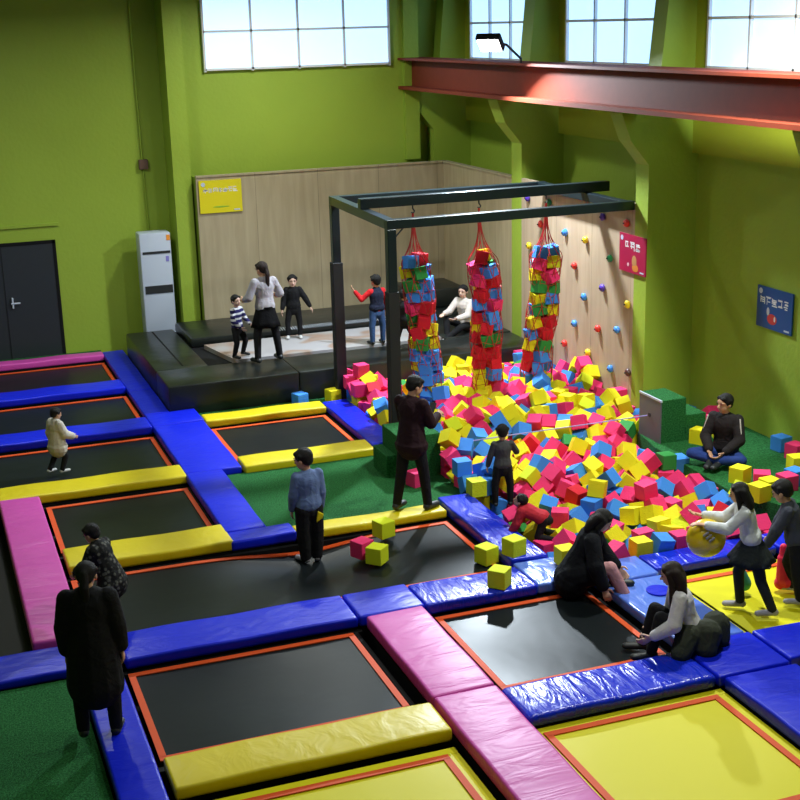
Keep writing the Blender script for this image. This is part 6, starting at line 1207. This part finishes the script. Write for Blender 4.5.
person('small child in a cream coat walking on the third trampoline at far left', 'person', .98, W(60, 472, 0), R(-62), fab('cream_coat', (.58, .54, .47)), BK, kid=True, look=(.1, 1, -.25),
       thR=(.08, .35, -1), thL=(-.08, -.05, -1), shR=(0, -.4, -1), shL=(0, -.55, -.9), uaR=(.3, .3, -1), faR=(.0, .9, -.4), uaL=(-.2, -.1, -1), bulk=.030, coat=(0, 0, -1, .05), shoe=WSH, hood=True)
pj = mat('patterned_grey_jacket', (.03, .03, .03), .8, .2, bump=(9, .5)); n, l, bs = nodes(pj)
tc = n.new('ShaderNodeTexCoord'); vo = n.new('ShaderNodeTexVoronoi'); vo.inputs['Scale'].default_value = 22; cr = n.new('ShaderNodeValToRGB')
cr.color_ramp.elements[0].color = (.10, .10, .085, 1); cr.color_ramp.elements[1].color = (.008, .008, .008, 1); cr.color_ramp.elements[0].position = .25; cr.color_ramp.elements[1].position = .45
l.new(tc.outputs['Object'], vo.inputs['Vector']); l.new(vo.outputs['Distance'], cr.inputs[0]); l.new(cr.outputs[0], bs.inputs['Base Color'])
person('child in a dark patterned padded jacket leaning forward beside the yellow pad at left', 'person', 1.14, W(115, 622, 0), R(50), pj, fab('beige_cloth', (.25, .2, .15)), kid=True, spine=(0, .38, 1), look=(.1, 1, -.45),
       thR=(.1, .3, -1), thL=(-.1, .2, -1), shR=(0, -.35, -1), shL=(0, -.3, -1), uaR=(.2, .5, -1), faR=(-.1, .8, -.5), uaL=(-.1, .4, -1), faL=(0, .8, -.6), bulk=.035, coat=(0, -.2, -1, .05))
person('woman in a long black coat with a ponytail at the bottom left', 'person', 1.60, (1.0, 10.50, .08), R(-14), BK, BK, 'ponytail', look=(.05, 1, -.3), thR=(.12, 0, -1), thL=(-.12, 0, -1), uaR=(.16, .05, -1), uaL=(-.16, 0, -1), faR=(.1, .1, -1), faL=(-.03, .1, -1), bulk=.026, coat=(0, 0, -1, .21), girth=1.10, hood=False)
gb = fab('grey_black_cloth', (.06, .06, .065))
person('small child in grey and black standing among the foam cubes', 'person', 1.10, (6.60, 14.45, -.02), R(-12), gb, BK, kid=True, look=(.1, 1, -.2), uaR=(.5, .4, -.8), faR=(-.1, 1, .2), uaL=(-.3, .1, -1), faL=(-.1, .5, -1), thR=(.15, 0, -1), thL=(-.15, 0, -1))
person('black-haired child in a red coat crawling in the pit behind the creased pad', 'person', .98, W(545, 530, .12), R(50), fab('dark_red_coat', (.42, .02, .035)), BK, kid=True, spine=(0, 1, .38), look=(0, 1, .35), hipz=.14,
       thR=(.2, .5, -1), thL=(-.3, .3, -1), shR=(0, -1, -.1), shL=(0, -1, -.05), uaR=(.3, .3, -1), faR=(.1, .6, -1), uaL=(-.3, .3, -1), faL=(-.1, .6, -1), bulk=.02)
pinkt = fab('pale_pink_leggings', (.50, .25, .27), var=.08)
person('woman in a black coat and pale pink leggings sitting at the pit corner', 'person', 1.63, (6.16, 11.66, .12), R(-118), fab('black_wool_coat', (.007, .008, .012)), pinkt, 'bob', spine=(.0, .42, 1), look=(.15, .9, -.65), hipz=.13, skin=SKIN2,
       thR=(.22, 1, .34), thL=(-.65, 1, .10), shR=(.12, .55, -1), shL=(.95, .25, -.25), uaR=(.42, .15, -1), faR=(.10, .38, -1), uaL=(-.05, .42, -1), faL=(.2, .7, -.75), bulk=.030, coat=(0, -.4, -1, .035), girth=1.12, cover=.45, shoe=mat('black_green_shoe', (.012, .02, .02), .5))
person('long-haired girl in a white sweater sitting on the blue pads with dark knees drawn up', 'person', 1.60, (6.50, 9.92, .12), R(66), fab('white_knit', (.62, .60, .64)), BK, 'long', hair_m=HAIRB, spine=(0, .34, 1), look=(.15, 1, -.3), hipz=.12, skin=SKIN2, hairlen=2.5,
       thR=(.22, 1, .55), thL=(-.15, 1, .70), shR=(-.05, .30, -1), shL=(.02, .22, -1), uaR=(.15, .1, -1), faR=(-.15, .7, -.7), uaL=(-.35, .25, -1), faL=(.15, .7, -.5), bulk=.016)
olive = fab('dark_olive_cloth', (.035, .04, .028))
b = BM(); c = Vector((6.55, 9.98, .12))
capsule(b, c+Vector((-.15, -.16, .16)), c+Vector((-.28, -.24, .04)), .13, .10); capsule(b, c+Vector((.02, -.20, .16)), c+Vector((-.02, -.26, .05)), .15, .11); capsule(b, c+Vector((.20, -.08, .17)), c+Vector((.20, -.12, .06)), .14, .12); capsule(b, c+Vector((-.1, -.14, .12)), c+Vector((.2, -.05, .12)), .12, .12)
tag(grow('coat', b, olive, .012, 3), 'crumpled dark olive coat lying around the seated long-haired girl', 'coat')
gball, J, HR_, hc, hh = person('girl in a white top and dark grey skirt holding a big yellow ball', 'person', 1.45, W(750, 612, 0), R(62), fab('white_top', (.62, .64, .68)), fab('charcoal_leggings', (.022, .026, .032)), 'bob', spine=(0, .30, 1), look=(.1, 1, -.2), skin=SKIN,
       thR=(.08, .38, -1), thL=(-.10, -.22, -1), shR=(.0, -.10, -1), shL=(-.02, -.42, -1), uaR=(.1, .75, -.75), faR=(.0, 1, .12), uaL=(-.1, .75, -.75), faL=(.0, 1, .18), bulk=.010, skirt=(fab('charcoal_skirt', (.045, .055, .06)), .15, .085), shoe=GSH, hem=.0)
bc = at_y(706, 538, 10.72)
b = BM(); bmesh.ops.create_uvsphere(b, u_segments=32, v_segments=20, radius=.20); bmesh.ops.scale(b, verts=b.verts, vec=(1, .8, 1))
t = obj('ball', b, mat('yellow_balloon', (.70, .50, .01), .3, .5, coat=.3), loc=None, smooth=True); t.location = bc; t.rotation_euler = (0, 0, R(-20)); tag(t, 'big yellow ball held out by the girl in the white top', 'ball')
b = BM()
for k in range(3): capsule(b, (-.06+.03*k, -.157-.002*k, .09-.03*k), (-.02+.03*k, -.155, .12-.03*k), .012, .012)
obj('printed_mark', b, mat('grey_print', (.30, .28, .30), .5), t)
person('child in a dark grey jacket on the yellow mat at the right edge', 'person', 1.36, W(793, 597, 0), R(50), fab('slate_jacket', (.055, .06, .085)), BK, 'short', kid=True, spine=(0, .25, 1), look=(.25, 1, -.5),
       thR=(.22, .3, -1), thL=(-.32, -.1, -1), shR=(0, -.25, -1), shL=(-.1, -.2, -1), uaR=(.1, .45, -1), faR=(0, .4, -1), uaL=(-.2, .5, -1), faL=(0, .5, -1), bulk=.014, shoe=GSH)
b = BM(); c = W(786, 589, 0); 
bx = BM(); capsule(bx, (0, 0, .12), (-.02, .03, .34), .115, .075); capsule(bx, (-.02, .03, .36), (-.03, .04, .47), .06, .04); capsule(bx, (.05, 0, .08), (-.06, .02, .07), .08, .07)
b.free(); o = grow('soft_toy', bx, mat('hot_pink_plush', (.85, .01, .07), .6, var=.3), .009, 2); o.location = c; tag(o, 'hot pink plush toy standing on the yellow mat behind the black trousers', 'toy')
bx = BM(); capsule(bx, (0, 0, .10), (-.06, .02, .30), .085, .05); o = grow('soft_toy', bx, mat('teal_plush', (.03, .30, .33), .6), .009, 2); o.location = W(743, 592, 0); tag(o, 'small teal plush toy on the yellow mat behind the girl with the ball', 'toy')
mj = fab('black_track_jacket', (.020, .016, .018))
smn, J, *_ = person('man in a black jacket with pale stripes sitting cross-legged on the green block', 'person', 1.70, W(725, 461, .30), R(126), mj, DJEAN, spine=(0, .10, 1), look=(.55, 1, -.12), hipz=.12,
       thR=(.75, 1, .10), thL=(-.75, 1, .10), shR=(-1, .1, -.12), shL=(1, .12, -.12), uaR=(.25, .35, -1), faR=(-.55, .75, -.55), uaL=(-.25, .35, -1), faL=(.55, .75, -.55), bulk=.014, girth=1.0, skin=SKIN)
b = BM(); e_ = .064
for s in 'RL':
    sg = 1 if s == 'R' else -1; o_ = Vector((sg*.05, .03, .0))
    a, c = J['s'+s]+Vector((sg*.045, .055, .03)), J['e'+s]+Vector((sg*.042, .045, .0)); tube(b, [a, a.lerp(c, .5), c], .009, 6)
obj('sleeve_stripe', b, mat('pale_stripe', (.55, .5, .47), .7), smn)
